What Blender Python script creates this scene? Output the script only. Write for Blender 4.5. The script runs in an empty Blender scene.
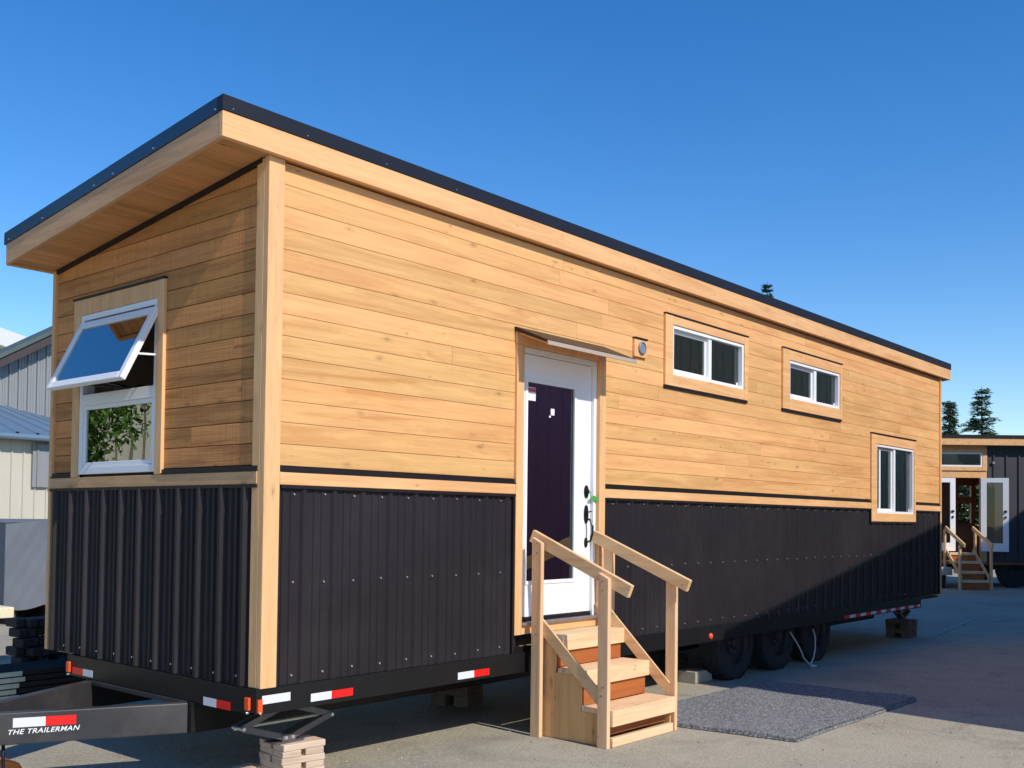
import bpy, math, random
from mathutils import Vector, Matrix
random.seed(7)
scene = bpy.context.scene
COL = scene.collection
PI = math.pi

# ---------------------------------------------------------------- materials
def new_mat(name):
    m = bpy.data.materials.new(name); m.use_nodes = True
    nt = m.node_tree
    return m, nt, nt.nodes['Principled BSDF'], nt.nodes['Material Output']
def N(nt, t, **kw):
    n = nt.nodes.new(t)
    for k, v in kw.items(): setattr(n, k, v)
    return n
def ramp(nt, src, stops):
    r = N(nt, 'ShaderNodeValToRGB'); e = r.color_ramp.elements
    while len(e) < len(stops): e.new(.5)
    for i, (p, c) in enumerate(stops):
        e[i].position = p; e[i].color = (*c, 1) if len(c) == 3 else c
    nt.links.new(src, r.inputs[0]); return r
def mixc(nt, a, b, fac, mode='MIX'):
    n = N(nt, 'ShaderNodeMix', data_type='RGBA', blend_type=mode)
    L = nt.links.new
    for i, v in ((0, fac), (6, a), (7, b)):
        if hasattr(v, 'links'): L(v, n.inputs[i])
        elif i == 0: n.inputs[0].default_value = v
        else: n.inputs[i].default_value = (*v, 1)
    return n.outputs[2]
def math_n(nt, op, a, b=0.0, clamp=False):
    n = N(nt, 'ShaderNodeMath', operation=op); n.use_clamp = clamp
    for i, v in ((0, a), (1, b)):
        if hasattr(v, 'links'): nt.links.new(v, n.inputs[i])
        else: n.inputs[i].default_value = v
    return n.outputs[0]
def coords(nt, scale=(1, 1, 1), tone=True):
    tc = N(nt, 'ShaderNodeTexCoord'); L = nt.links.new
    src = tc.outputs['Object']
    if tone:
        at = N(nt, 'ShaderNodeAttribute', attribute_name='tone')
        ml = N(nt, 'ShaderNodeVectorMath', operation='SCALE'); ml.inputs[0].default_value = (17.3, 23.1, 31.7)
        L(at.outputs['Fac'], ml.inputs['Scale'])
        ad = N(nt, 'ShaderNodeVectorMath', operation='ADD'); L(src, ad.inputs[0]); L(ml.outputs[0], ad.inputs[1]); src = ad.outputs[0]
    mp = N(nt, 'ShaderNodeMapping'); mp.inputs['Scale'].default_value = scale; L(src, mp.inputs[0])
    return mp.outputs[0]
def noise(nt, vec, scale, detail=4, rough=.55, dist=0):
    n = N(nt, 'ShaderNodeTexNoise'); n.inputs['Scale'].default_value = scale
    n.inputs['Detail'].default_value = detail; n.inputs['Roughness'].default_value = rough
    n.inputs['Distortion'].default_value = dist
    nt.links.new(vec, n.inputs['Vector']); return n.outputs[0]

def wood(name, col, dark, axis='X', var=.25, knots=1.0, rough=.6, bump=.25, saw=0.0, knot_col=(.13, .06, .025)):
    m, nt, b, out = new_mat(name); L = nt.links.new
    ai = 'XYZ'.index(axis)
    s1 = [11, 11, 11]; s1[ai] = .7
    s2 = [95, 95, 95]; s2[ai] = 2.2
    v1 = coords(nt, s1); n1 = noise(nt, v1, 1.0, 5, .6, .9)
    n2 = noise(nt, coords(nt, s2), 1.0, 3, .6)
    r1 = ramp(nt, n1, [(.28, dark), (.50, col), (.72, tuple(min(1, c * 1.12) for c in col))])
    c = mixc(nt, r1.outputs[0], tuple(x * .72 for x in col), math_n(nt, 'MULTIPLY', ramp(nt, n2, [(.45, (0, 0, 0)), (.72, (1, 1, 1))]).outputs[0], .45))
    big = noise(nt, coords(nt, (.5, .5, .5)), 1.0, 2)
    c = mixc(nt, c, tuple(x * y for x, y in zip(dark, (.95, .85, .75))), math_n(nt, 'MULTIPLY', ramp(nt, big, [(.45, (0, 0, 0)), (.75, (1, 1, 1))]).outputs[0], .35))
    at = N(nt, 'ShaderNodeAttribute', attribute_name='tone')
    hv = N(nt, 'ShaderNodeHueSaturation')
    L(c, hv.inputs['Color'])
    L(math_n(nt, 'ADD', math_n(nt, 'MULTIPLY', at.outputs['Fac'], var), 1 - var * .5), hv.inputs['Value'])
    L(math_n(nt, 'ADD', math_n(nt, 'MULTIPLY', at.outputs['Fac'], -.009), .502), hv.inputs['Hue'])
    c = hv.outputs[0]
    if knots:
        s3 = [7.5, 7.5, 7.5]; s3[ai] = 3.2
        vo = N(nt, 'ShaderNodeTexVoronoi', feature='F1'); vo.inputs['Scale'].default_value = 1.0
        L(coords(nt, s3), vo.inputs['Vector'])
        rn = N(nt, 'ShaderNodeSeparateColor'); L(vo.outputs['Color'], rn.inputs[0])
        keep = math_n(nt, 'GREATER_THAN', rn.outputs[0], 1 - .42 * knots)
        kd = ramp(nt, vo.outputs['Distance'], [(.045, (1, 1, 1)), (.10, (.35, .35, .35)), (.2, (0, 0, 0))])
        c = mixc(nt, c, knot_col, math_n(nt, 'MULTIPLY', math_n(nt, 'MULTIPLY', kd.outputs[0], keep), .5))
        s5 = [17, 17, 17]; s5[ai] = 8.0
        vo2 = N(nt, 'ShaderNodeTexVoronoi', feature='F1'); vo2.inputs['Scale'].default_value = 1.0
        L(coords(nt, s5), vo2.inputs['Vector'])
        rn2 = N(nt, 'ShaderNodeSeparateColor'); L(vo2.outputs['Color'], rn2.inputs[0])
        kd2 = ramp(nt, vo2.outputs['Distance'], [(.05, (1, 1, 1)), (.13, (.2, .2, .2)), (.22, (0, 0, 0))])
        c = mixc(nt, c, knot_col, math_n(nt, 'MULTIPLY', math_n(nt, 'MULTIPLY', kd2.outputs[0], math_n(nt, 'GREATER_THAN', rn2.outputs[1], 1 - .14 * knots)), .6))
        big2 = noise(nt, coords(nt, [1.3 if q == ai else 9 for q in range(3)]), 1.0, 3, .7, 1.5)
        c = mixc(nt, c, tuple(min(1, q * 1.18) for q in col), math_n(nt, 'MULTIPLY', ramp(nt, big2, [(.50, (0, 0, 0)), (.68, (1, 1, 1))]).outputs[0], .45))
    if saw:
        s4 = [1.5, 1.5, 1.5]; s4[ai] = 70
        n4 = noise(nt, coords(nt, s4), 1.0, 2)
        c = mixc(nt, c, tuple(x * .5 for x in col), math_n(nt, 'MULTIPLY', ramp(nt, n4, [(.45, (0, 0, 0)), (.7, (1, 1, 1))]).outputs[0], saw))
    L(c, b.inputs['Base Color']); b.inputs['Roughness'].default_value = rough
    b.inputs['Specular IOR Level'].default_value = .3
    bp = N(nt, 'ShaderNodeBump'); bp.inputs['Strength'].default_value = bump; bp.inputs['Distance'].default_value = .003
    L(math_n(nt, 'ADD', n2, n1), bp.inputs['Height']); L(bp.outputs[0], b.inputs['Normal'])
    return m
def plain(name, col, rough=.5, metal=0.0, spec=.5, var=.12, scale=6, bump=0.0, bscale=60, dust=None):
    m, nt, b, out = new_mat(name); L = nt.links.new
    v = coords(nt, (1, 1, 1), tone=False)
    n1 = noise(nt, v, scale, 5, .6)
    c = mixc(nt, tuple(x * (1 - var) for x in col), tuple(min(1, x * (1 + var)) for x in col), n1)
    if dust:
        n3 = noise(nt, v, scale * .45, 6, .7)
        c = mixc(nt, c, dust, math_n(nt, 'MULTIPLY', ramp(nt, n3, [(.48, (0, 0, 0)), (.8, (1, 1, 1))]).outputs[0], .5))
    L(c, b.inputs['Base Color'])
    L(math_n(nt, 'ADD', math_n(nt, 'MULTIPLY', n1, .15), rough - .07), b.inputs['Roughness'])
    b.inputs['Metallic'].default_value = metal; b.inputs['Specular IOR Level'].default_value = spec
    if bump:
        bp = N(nt, 'ShaderNodeBump'); bp.inputs['Strength'].default_value = bump; bp.inputs['Distance'].default_value = .004
        L(noise(nt, v, bscale, 4), bp.inputs['Height']); L(bp.outputs[0], b.inputs['Normal'])
    return m
def glass(name, tint=(.80, .88, .84), ior=1.75):
    m, nt, b, out = new_mat(name); L = nt.links.new
    nt.nodes.remove(b)
    tr = N(nt, 'ShaderNodeBsdfTransparent'); tr.inputs[0].default_value = (*tint, 1)
    gl = N(nt, 'ShaderNodeBsdfGlossy'); gl.inputs['Roughness'].default_value = .004; gl.inputs[0].default_value = (.97, 1, .98, 1)
    fr = N(nt, 'ShaderNodeFresnel'); fr.inputs[0].default_value = ior
    tc = N(nt, 'ShaderNodeTexCoord'); bp = N(nt, 'ShaderNodeBump'); bp.inputs['Strength'].default_value = .06; bp.inputs['Distance'].default_value = .01
    L(noise(nt, tc.outputs['Object'], 2.5, 1), bp.inputs['Height']); L(bp.outputs[0], gl.inputs['Normal'])
    mx = N(nt, 'ShaderNodeMixShader'); L(fr.outputs[0], mx.inputs[0]); L(tr.outputs[0], mx.inputs[1]); L(gl.outputs[0], mx.inputs[2])
    L(mx.outputs[0], out.inputs[0]); return m
def leafmat(name, c1, c2):
    m, nt, b, out = new_mat(name); L = nt.links.new
    at = N(nt, 'ShaderNodeAttribute', attribute_name='tone')
    r = ramp(nt, at.outputs['Fac'], [(0, c1), (1, c2)]); L(r.outputs[0], b.inputs['Base Color'])
    b.inputs['Roughness'].default_value = .65; b.inputs['Specular IOR Level'].default_value = .25
    return m

CED = (.755, .43, .170); CEDD = (.60, .285, .095)
M = {}
M['cedar'] = wood('cedar_boards', CED, CEDD, 'X', .18, .9)
M['cedar_end'] = wood('rough_shaded_cedar_boards', (.62, .285, .09), (.33, .13, .038), 'Y', .40, 1.3, .75, 1.0, saw=.35)  # rough end boards, with the wall's shade darkened into the cedar colour
M['cedar_post'] = wood('cedar_post_wood', (.79, .47, .215), (.67, .36, .15), 'Z', .08, .7)
M['cedar_trim'] = wood('cedar_trim_wood', (.79, .46, .205), (.66, .34, .13), 'X', .12, .5)
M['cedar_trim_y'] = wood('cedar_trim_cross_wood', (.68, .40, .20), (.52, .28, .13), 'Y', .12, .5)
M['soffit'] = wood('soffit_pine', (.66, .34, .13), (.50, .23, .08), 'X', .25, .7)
M['fir_x'] = wood('step_lumber_cross', (.80, .58, .34), (.70, .46, .24), 'X', .10, .8)
M['fir_z'] = wood('step_lumber_upright', (.76, .50, .28), (.58, .34, .17), 'Z', .12, .9)
M['fir_y'] = wood('step_lumber_rail', (.77, .52, .27), (.62, .38, .17), 'Y', .10, .9)
M['step_side'] = wood('step_side_boards', (.72, .42, .17), (.56, .30, .10), 'Z', .22, 1.2)
M['riser'] = wood('stained_riser_board', (.42, .14, .04), (.30, .085, .022), 'X', .15, .8)
M['crib'] = wood('weathered_crib_timber', (.62, .48, .36), (.42, .30, .21), 'X', .25, .4, .8, .5)
M['crib_dark'] = wood('dark_crib_timber', (.19, .14, .11), (.10, .07, .055), 'X', .25, .4, .8, .5)
M['interior'] = plain('interior_panel', (.62, .45, .28), .6)
M['warm_interior'] = plain('warm_wood_interior', (.60, .25, .12), .6)
M['plum'] = plain('plum_glass_view_tint', (.34, .13, .24), .7)  # interior colour made up to give the door glass its purple tone
M['backing'] = plain('dark_membrane', (.012, .010, .010), .7)
M['siding'] = plain('black_ribbed_steel', (.021, .0175, .020), .45, 0, .28, .3, 1.7, .35, 4, dust=(.055, .048, .050))
M['siding_trim'] = plain('black_trim_steel', (.014, .011, .012), .45, 0, .35)
M['roof_metal'] = plain('black_roof_steel', (.012, .011, .016), .45, .0, .35, .1, 2)
M['roof_sky_blue'] = plain('roof_edge_sky_tint', (.010, .028, .065), .3, .0, .6, .1, 2)  # end drip edge: sky reflection put into the blue
M['white'] = plain('white_vinyl', (.84, .85, .86), .35, 0, .4, .02)
M['white_door'] = plain('white_door_paint', (.86, .86, .87), .38, 0, .4, .02)
M['glass'] = glass('window_glass', (.85, .88, .80), ior=2.5)
M['glass_far'] = glass('far_door_glass', (.85, .88, .88), 1.4)
M['glass_sash'] = glass('tilted_sash_glass', (.35, .45, .45), 6.5)
M['glass_door'] = glass('door_glass', (.85, .66, .80), 2.7)
M['glass_green'] = glass('end_window_glass', (.45, .62, .55), 4.0)
M['frame'] = plain('black_trailer_paint', (.009, .0085, .009), .45, 0, .3, .2, 5, .1, 40, dust=(.02, .018, .016))
M['tongue'] = plain('dusty_tongue_paint', (.035, .033, .035), .45, 0, .5, .25, 5, .15, 40, dust=(.12, .11, .10))
M['rubber'] = plain('tyre_rubber', (.028, .028, .032), .75, 0, .3, .2, 12, .2, 60, dust=(.07, .07, .075))
M['rim'] = plain('dark_wheel_steel', (.035, .034, .038), .5, .2, .5)
M['steel'] = plain('galvanised_jack_steel', (.17, .16, .16), .5, .6, .5, .3, 20)
M['bolt'] = plain('bright_zinc_bolt', (.75, .75, .75), .25, .8)
M['rod'] = plain('yellow_zinc_rod', (.75, .66, .45), .4, .3)
M['refl_white'] = plain('white_reflective_tape', (.72, .73, .76), .35, 0, .5, .04)
M['refl_red'] = plain('red_reflective_tape', (.80, .012, .010), .35, 0, .5, .04)
M['amber'] = plain('amber_marker_lens', (.80, .10, .02), .25, 0, .6, .04)
M['letter'] = plain('white_lettering', (.85, .86, .86), .5, 0, .3, .02)
M['sill'] = plain('aluminium_threshold', (.34, .32, .33), .35, .6)
M['handle'] = plain('black_door_hardware', (.015, .014, .016), .3, .3, .6)
M['green_tag'] = plain('green_plastic', (.07, .36, .07), .4)
M['lip'] = plain('pale_awning_lip', (.46, .37, .29), .4, 0, .5)
M['vent_grey'] = plain('grey_vent_louvre', (.20, .22, .28), .5)
M['concrete'] = plain('concrete_block', (.42, .38, .30), .85, 0, .2, .15, 14, .4)
M['cloth'] = plain('grey_tarp', (.16, .175, .205), .95, 0, .05, .1, 3)
M['cream_metal'] = plain('cream_ribbed_steel', (.53, .50, .41), .45, 0, .4, .05, 2)
M['grey_metal'] = plain('grey_ribbed_steel', (.25, .26, .27), .45, 0, .5, .12, 2)  # also colours the shadow panel on the lean-to wall
M['blue_roof'] = plain('pale_blue_roof_steel', (.13, .20, .28), .4, 0, .5, .08, 1)
M['green_trim'] = plain('mossy_roof_edge', (.09, .12, .11), .6, 0, .3, .4, 3)
M['brown_trim'] = plain('dark_rake_board', (.05, .035, .035), .6)
M['far_white'] = plain('far_white_roof_paint', (.62, .64, .66), .5, 0, .4, .05)
M['cream_timber'] = plain('cream_and_sunlit_timber', (.86, .76, .52), .8, 0, .2, .15, 20)  # cream slab, and the sunlit edge coloured onto the stacked planks
M['dark_timber'] = plain('dark_and_shaded_timber', (.055, .042, .036), .95, 0, .03, .5, 18, .4)  # dark timber, and the shaded part coloured into the cream planks
m, nt, b, out = new_mat('dark_pile_timber'); M['pile_timber'] = m  # dark tones, varied per timber and by noise
oi = N(nt, 'ShaderNodeObjectInfo'); nn_ = noise(nt, coords(nt, (1, 1, 1), tone=False), 22, 5, .7)
r = ramp(nt, math_n(nt, 'MULTIPLY', oi.outputs['Random'], nn_), [(0, (.020, .014, .012)), (.35, (.07, .05, .042)), (.6, (.24, .18, .15))]); nt.links.new(r.outputs[0], b.inputs['Base Color']); b.inputs['Roughness'].default_value = .85
M['pale_box'] = plain('pale_crate_board', (.52, .53, .45), .7)
M['orange'] = plain('orange_plastic', (.72, .20, .04), .5)
M['cord'] = plain('pale_cord_fibre', (.55, .53, .48), .8)
M['red_fabric'] = plain('red_seat_fabric', (.45, .015, .05), .8)
M['cab'] = plain('sage_cabinet_paint', (.34, .42, .36), .5)
M['paper'] = plain('white_label_paper', (.80, .78, .78), .7)
M['red_print'] = plain('red_label_print', (.55, .12, .10), .7)
M['shop_wall'] = plain('workshop_lifted_steel', (.52, .44, .43), .5, 0, .4, .1, 1)  # unseen wall, colour raised to brighten reflections in the house glass
M['shop_plum'] = plain('workshop_plum_reflector', (.50, .27, .42), .5, 0, .3, .1, 1)  # unseen siding, plum added to tint the door glass reflection
M['shop_tan'] = plain('workshop_tan_reflector', (.62, .52, .33), .5, 0, .3, .1, 1)  # unseen siding, tan added to tint the long-wall window reflections
M['bg_siding'] = plain('slate_ribbed_steel', (.055, .053, .062), .42, 0, .5, .1, 2)
M['bark'] = plain('grey_brown_bark', (.085, .065, .05), .9, 0, .2, .3, 8, .5)
M['needles'] = leafmat('conifer_needles', (.022, .050, .026), (.085, .135, .060))
M['leaves'] = leafmat('broad_leaves', (.03, .075, .012), (.15, .28, .035))

# ---------------------------------------------------------------- mesh builder
class MB:
    def __init__(s): s.v = []; s.f = []; s.m = []; s.t = []; s.bk = []
    def face(s, pts, m=0, tone=.5):
        n = len(s.v); s.v += [tuple(p) for p in pts]; s.f.append(tuple(range(n, n + len(pts)))); s.m.append(m); s.t.append(tone)
    def mesh(s, vs, fs, m=0, tone=None):
        if tone is None: tone = random.random()
        n = len(s.v); s.bk.append((n, len(s.f))); s.v += [tuple(p) for p in vs]
        for f in fs: s.f.append(tuple(n + i for i in f)); s.m.append(m); s.t.append(tone)
    def box(s, x0, x1, y0, y1, z0, z1, m=0, tone=None):
        if x0 > x1: x0, x1 = x1, x0
        if y0 > y1: y0, y1 = y1, y0
        if z0 > z1: z0, z1 = z1, z0
        s.mesh([(x0, y0, z0), (x1, y0, z0), (x1, y1, z0), (x0, y1, z0), (x0, y0, z1), (x1, y0, z1), (x1, y1, z1), (x0, y1, z1)],
               [(0, 3, 2, 1), (4, 5, 6, 7), (0, 1, 5, 4), (1, 2, 6, 5), (2, 3, 7, 6), (3, 0, 4, 7)], m, tone)
    def obox(s, c, ux, uy, uz, m=0, tone=None):      # centre and three half-extent vectors
        c, ux, uy, uz = Vector(c), Vector(ux), Vector(uy), Vector(uz)
        P = [c + a * ux + b_ * uy + d * uz for d in (-1, 1) for a, b_ in ((-1, -1), (1, -1), (1, 1), (-1, 1))]
        fs = [(0, 3, 2, 1), (4, 5, 6, 7), (0, 1, 5, 4), (1, 2, 6, 5), (2, 3, 7, 6), (3, 0, 4, 7)]
        if ux.cross(uy).dot(uz) < 0: fs = [f[::-1] for f in fs]
        s.mesh(P, fs, m, tone)
    def beam(s, p0, p1, w, h, up=(0, 0, 1), m=0, tone=None):   # w sideways, h along up-ish
        p0, p1 = Vector(p0), Vector(p1); d = (p1 - p0); L = d.length; d.normalize()
        sd = d.cross(Vector(up)).normalized(); u = sd.cross(d)
        s.obox((p0 + p1) / 2, d * L / 2, sd * w / 2, u * h / 2, m, tone)
    def prism(s, poly, fn, a0, a1, m=0, tone=None):  # poly in 2-D, fn(u,v,a)->xyz
        n = len(poly); P = [fn(u, v, a0) for u, v in poly] + [fn(u, v, a1) for u, v in poly]
        fs = [tuple(range(n))[::-1], tuple(range(n, 2 * n))] + [(i, (i + 1) % n, n + (i + 1) % n, n + i) for i in range(n)]
        s.mesh(P, fs, m, tone)
    def tube(s, pts, r, n=8, m=0, tone=None, cap=True):
        pts = [Vector(p) for p in pts]; rr = r if isinstance(r, (list, tuple)) else [r] * len(pts)
        vs = []; fs = []; a = None
        for i, p in enumerate(pts):
            d = (pts[min(i + 1, len(pts) - 1)] - pts[max(i - 1, 0)]).normalized()
            if a is None: a = d.orthogonal().normalized()
            a = (a - d * a.dot(d)).normalized(); b = d.cross(a)
            for k in range(n):
                an = 2 * PI * k / n; vs.append(p + (a * math.cos(an) + b * math.sin(an)) * rr[i])
            if i:
                for k in range(n): fs.append(((i - 1) * n + k, (i - 1) * n + (k + 1) % n, i * n + (k + 1) % n, i * n + k))
        if cap: fs.append(tuple(range(n))[::-1]); fs.append(tuple(range((len(pts) - 1) * n, len(pts) * n)))
        s.mesh(vs, fs, m, tone)
    def lathe(s, c, axis, prof, n=32, m=0, tone=.5):  # prof: (radius, offset along axis)
        c, ax = Vector(c), Vector(axis).normalized(); a = ax.orthogonal().normalized(); b = ax.cross(a)
        vs = []; fs = []
        for (r, o) in prof:
            for k in range(n):
                an = 2 * PI * k / n; vs.append(c + ax * o + (a * math.cos(an) + b * math.sin(an)) * r)
        for i in range(1, len(prof)):
            for k in range(n): fs.append(((i - 1) * n + k, (i - 1) * n + (k + 1) % n, i * n + (k + 1) % n, i * n + k))
        s.mesh(vs, fs, m, tone)
    def pieces(s):
        out = []
        for i, (v0, f0) in enumerate(s.bk):
            v1, f1 = s.bk[i + 1] if i + 1 < len(s.bk) else (len(s.v), len(s.f)); b = MB()
            b.v = s.v[v0:v1]; b.f = [tuple(k - v0 for k in f) for f in s.f[f0:f1]]; b.m = s.m[f0:f1]; b.t = s.t[f0:f1]; out.append(b)
        return out
    def build(s, name, mats, parent=None, base=(0, 0, 0), bevel=0, smooth=False, split=False):
        if split and len(s.bk) > 1: return [p.build(name, mats, parent, base, bevel, smooth) for p in s.pieces()][-1]
        base = Vector(base); me = bpy.data.meshes.new(name)
        me.from_pydata([Vector(v) - base for v in s.v], [], s.f)
        if not isinstance(mats, (list, tuple)): mats = [mats]
        for mm in mats: me.materials.append(M[mm] if isinstance(mm, str) else mm)
        me.polygons.foreach_set('material_index', s.m)
        at = me.attributes.new('tone', 'FLOAT', 'FACE'); at.data.foreach_set('value', s.t)
        if smooth: me.polygons.foreach_set('use_smooth', [True] * len(s.f))
        me.update()
        o = bpy.data.objects.new(name, me); COL.objects.link(o)
        if parent is not None: o.parent = parent
        else: o.location = base
        if bevel:
            bm = o.modifiers.new('Bevel', 'BEVEL'); bm.width = bevel; bm.segments = 2; bm.limit_method = 'ANGLE'; bm.angle_limit = .6
        return o
def tag(o, label=None, cat=None, group=None, kind=None):
    if label: o['label'] = label
    if cat: o['category'] = cat
    if group: o['group'] = group
    if kind: o['kind'] = kind
    return o
def empty(name, loc, label, cat, group=None):
    o = bpy.data.objects.new(name, None); COL.objects.link(o); o.location = loc; o.empty_display_size = .2
    return tag(o, label, cat, group)

def cut(rects, ops):
    for (a0, a1, b0, b1) in ops:
        out = []
        for (u0, u1, v0, v1) in rects:
            if u1 <= a0 or u0 >= a1 or v1 <= b0 or v0 >= b1: out.append((u0, u1, v0, v1)); continue
            if u0 < a0: out.append((u0, a0, v0, v1))
            if u1 > a1: out.append((a1, u1, v0, v1))
            m0, m1 = max(u0, a0), min(u1, a1)
            if v0 < b0: out.append((m0, m1, v0, b0))
            if v1 > b1: out.append((m0, m1, b1, v1))
        rects = out
    return rects

# ---------------------------------------------------------------- main tiny house on its trailer
W = 2.55; LEN = 11.448; ZB = .604; ZT0 = 1.756; ZT1 = 1.825; SL = .1155
ZR = 3.857; HD = .084; HF = .143; EX = .345; EY = .065; EX2 = .244; EY2 = .03
def roof_z(y): return ZR - SL * (y + EY)
def sof_z(y): return roof_z(y) - HD - HF + .012
house = empty('tiny_house', (0, 0, 0), 'long cedar and black metal tiny house on a black trailer, seen corner-on in front', 'tiny house')
def hb(mb, name, mats, parent=None, **k): return mb.build(name, mats, parent or house, **k)

D0, D1, DB, DT = 2.201, 3.314, .732, 2.971           # door casing outer
WINS = [(4.208, 5.730, 2.770, 3.396), (6.497, 8.014, 2.767, 3.401), (8.902, 10.425, 1.600, 2.676)]
WINF = [(4.335, 5.655, 2.872, 3.316), (6.660, 7.960, 2.885, 3.292), (9.08, 10.365, 1.700, 2.557)]
EW = (1.046, 2.215, 1.828, 3.075); EF = (1.125, 2.125, 1.850, 2.962)

PITCH = .1255; Z0 = 1.868
# front cladding
mb = MB()
front_ops = [(D0 + .03, D1 - .03, 0, DT - .03)] + [(a + .03, b - .03, c + .03, d - .03) for a, b, c, d in WINF and [(x0 - .05, x1 + .05, z0 - .05, z1 + .05) for x0, x1, z0, z1 in WINF]]
for i in range(15):
    z0 = Z0 + i * PITCH; z1 = min(z0 + PITCH - .0022, sof_z(0) - .004)
    if z1 - z0 < .02: continue
    x = .05 - random.uniform(0, 2)
    while x < LEN - .03:
        x2 = x + random.choice([2.6, 3.4, 4.2, 4.9]) * random.uniform(.9, 1.1)
        a, b = max(x, .05), min(x2, LEN - .03)
        t = random.random()
        if b > a + .02:
            for (u0, u1, v0, v1) in cut([(a, b - .002, z0, z1)], front_ops):
                if u1 - u0 > .004 and v1 - v0 > .004: mb.box(u0, u1, .004, .022, v0, v1, 0, t)
        x = x2
hb(mb, 'cedar_cladding', 'cedar', bevel=.0025)
# end cladding (sloping top)
mb = MB()
ops = [(EF[0] - .02, EF[1] + .02, EF[2] - .02, EF[3] + .02)]
def clip_top(u0, u1, v0, v1, f):
    # clip rectangle under the line v=f(u) (f decreasing)
    pts = [(u0, v0), (u1, v0)]
    if v0 >= f(u0): return None
    k = lambda v: (f(0) - v) / SL
    if f(u1) >= v1: pts += [(u1, v1), (u0, v1)]
    elif f(u1) > v0:
        pts += [(u1, f(u1))]
        if f(u0) > v1: pts += [(k(v1), v1), (u0, v1)]
        else: pts += [(u0, f(u0))]
    else:
        pts = [(u0, v0), (k(v0), v0)]
        if f(u0) > v1: pts += [(k(v1), v1), (u0, v1)]
        else: pts += [(u0, f(u0))]
    return pts
ftop = lambda y: sof_z(y) - .03
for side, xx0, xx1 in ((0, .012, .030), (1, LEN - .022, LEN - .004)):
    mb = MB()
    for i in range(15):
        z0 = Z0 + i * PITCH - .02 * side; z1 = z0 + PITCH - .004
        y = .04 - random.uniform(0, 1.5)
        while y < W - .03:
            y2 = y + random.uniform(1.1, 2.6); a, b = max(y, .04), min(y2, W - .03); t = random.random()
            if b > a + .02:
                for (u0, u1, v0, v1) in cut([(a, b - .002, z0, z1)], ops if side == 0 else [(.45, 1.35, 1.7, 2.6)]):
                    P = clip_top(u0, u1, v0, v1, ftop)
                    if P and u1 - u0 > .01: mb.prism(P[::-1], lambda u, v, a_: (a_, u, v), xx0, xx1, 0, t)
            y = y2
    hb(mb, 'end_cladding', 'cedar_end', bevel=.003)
# dark membrane + inner lining behind all boards (walls with real openings)
mb = MB()
fo = [(D0 + .06, D1 - .06, 0, DT - .06)] + [tuple(w) for w in WINF]
for (u0, u1, v0, v1) in cut([(.03, LEN - .03, ZB + .02, sof_z(0) - .01)], fo): mb.box(u0, u1, .024, .045, v0, v1, 0, .5)
for (u0, u1, v0, v1) in cut([(.046, W - .03, ZB + .02, 3.30)], [EF]): mb.box(.031, .05, u0, u1, v0, v1, 0, .5)
mb.prism([(.046, 3.301), (W - .03, 3.301), (W - .03, ftop(W - .03)), (.046, ftop(.046))], lambda u, v, a: (a, u, v), .031, .05, 0, .5)
for (u0, u1, v0, v1) in cut([(.046, W - .03, ZB + .02, 3.30)], [(.5, 1.3, 1.75, 2.55)]): mb.box(LEN - .05, LEN - .0305, u0, u1, v0, v1, 0, .5)
mb.prism([(.046, 3.301), (W - .03, 3.301), (W - .03, ftop(W - .03)), (.046, ftop(.046))], lambda u, v, a: (a, u, v), LEN - .05, LEN - .0305, 0, .5)
hb(mb, 'wall_membrane', 'backing')
mb = MB()
for (u0, u1, v0, v1) in cut([(.07, LEN - .07, ZB + .03, 3.35)], fo): mb.box(u0, u1, .050, .10, v0, v1, 0, .5)
for (u0, u1, v0, v1) in cut([(.101, W - .12, ZB + .03, 3.29)], [EF]): mb.box(.055, .10, u0, u1, v0, v1, 0, .5)
for (u0, u1, v0, v1) in cut([(.101, W - .12, ZB + .03, 3.29)], [(.5, 1.3, 1.75, 2.55)]): mb.box(LEN - .10, LEN - .055, u0, u1, v0, v1, 0, .5)
FILL_WINS = [(2.4, 4.7, 1.5, 2.95), (5.9, 8.1, 1.6, 2.9)]  # unseen rear windows added to let skylight into the rooms
for (u0, u1, v0, v1) in cut([(.101, LEN - .101, ZB + .03, 3.29)], FILL_WINS): mb.box(u0, u1, W - .11, W - .06, v0, v1, 0, .5)
mb2_ = MB(); mb2_.box(5.0, 5.06, .9, W - .115, ZB + .06, 3.28, 0, .5); hb(mb2_, 'partition', 'plum')
mb.box(8.5, 8.56, .101, W - .115, ZB + .06, 3.28)
hb(mb, 'interior_wall', 'interior')
mb = MB(); mb.box(.06, LEN - .06, .05, W - .06, ZB - .02, ZB + .025)
hb(mb, 'floor', 'interior')
# rear wall with the added window openings
mb = MB()
for (u0, u1, v0, v1) in cut([(.03, LEN - .03, ZB + .02, 3.31)], FILL_WINS): mb.box(u0, u1, W - .055, W - .03, v0, v1, 0, .5)
hb(mb, 'rear_wall', 'siding')
for (u0, u1, v0, v1) in FILL_WINS:
    mb = MB()
    for (a, b, c, d) in cut([(u0 + .001, u1 - .001, v0 + .001, v1 - .001)], [(u0 + .05, (u0 + u1) / 2 - .025, v0 + .05, v1 - .05), ((u0 + u1) / 2 + .025, u1 - .05, v0 + .05, v1 - .05)]): mb.box(a, b, W - .09, W - .015, c, d, 0, .5)
    wr = hb(mb, 'window', 'white'); mb = MB(); mb.box(u0 + .05, u1 - .05, W - .05, W - .044, v0 + .05, v1 - .05, 0, .5); hb(mb, 'pane', 'glass_far', wr)  # added window, unseen, for interior fill light

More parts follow.
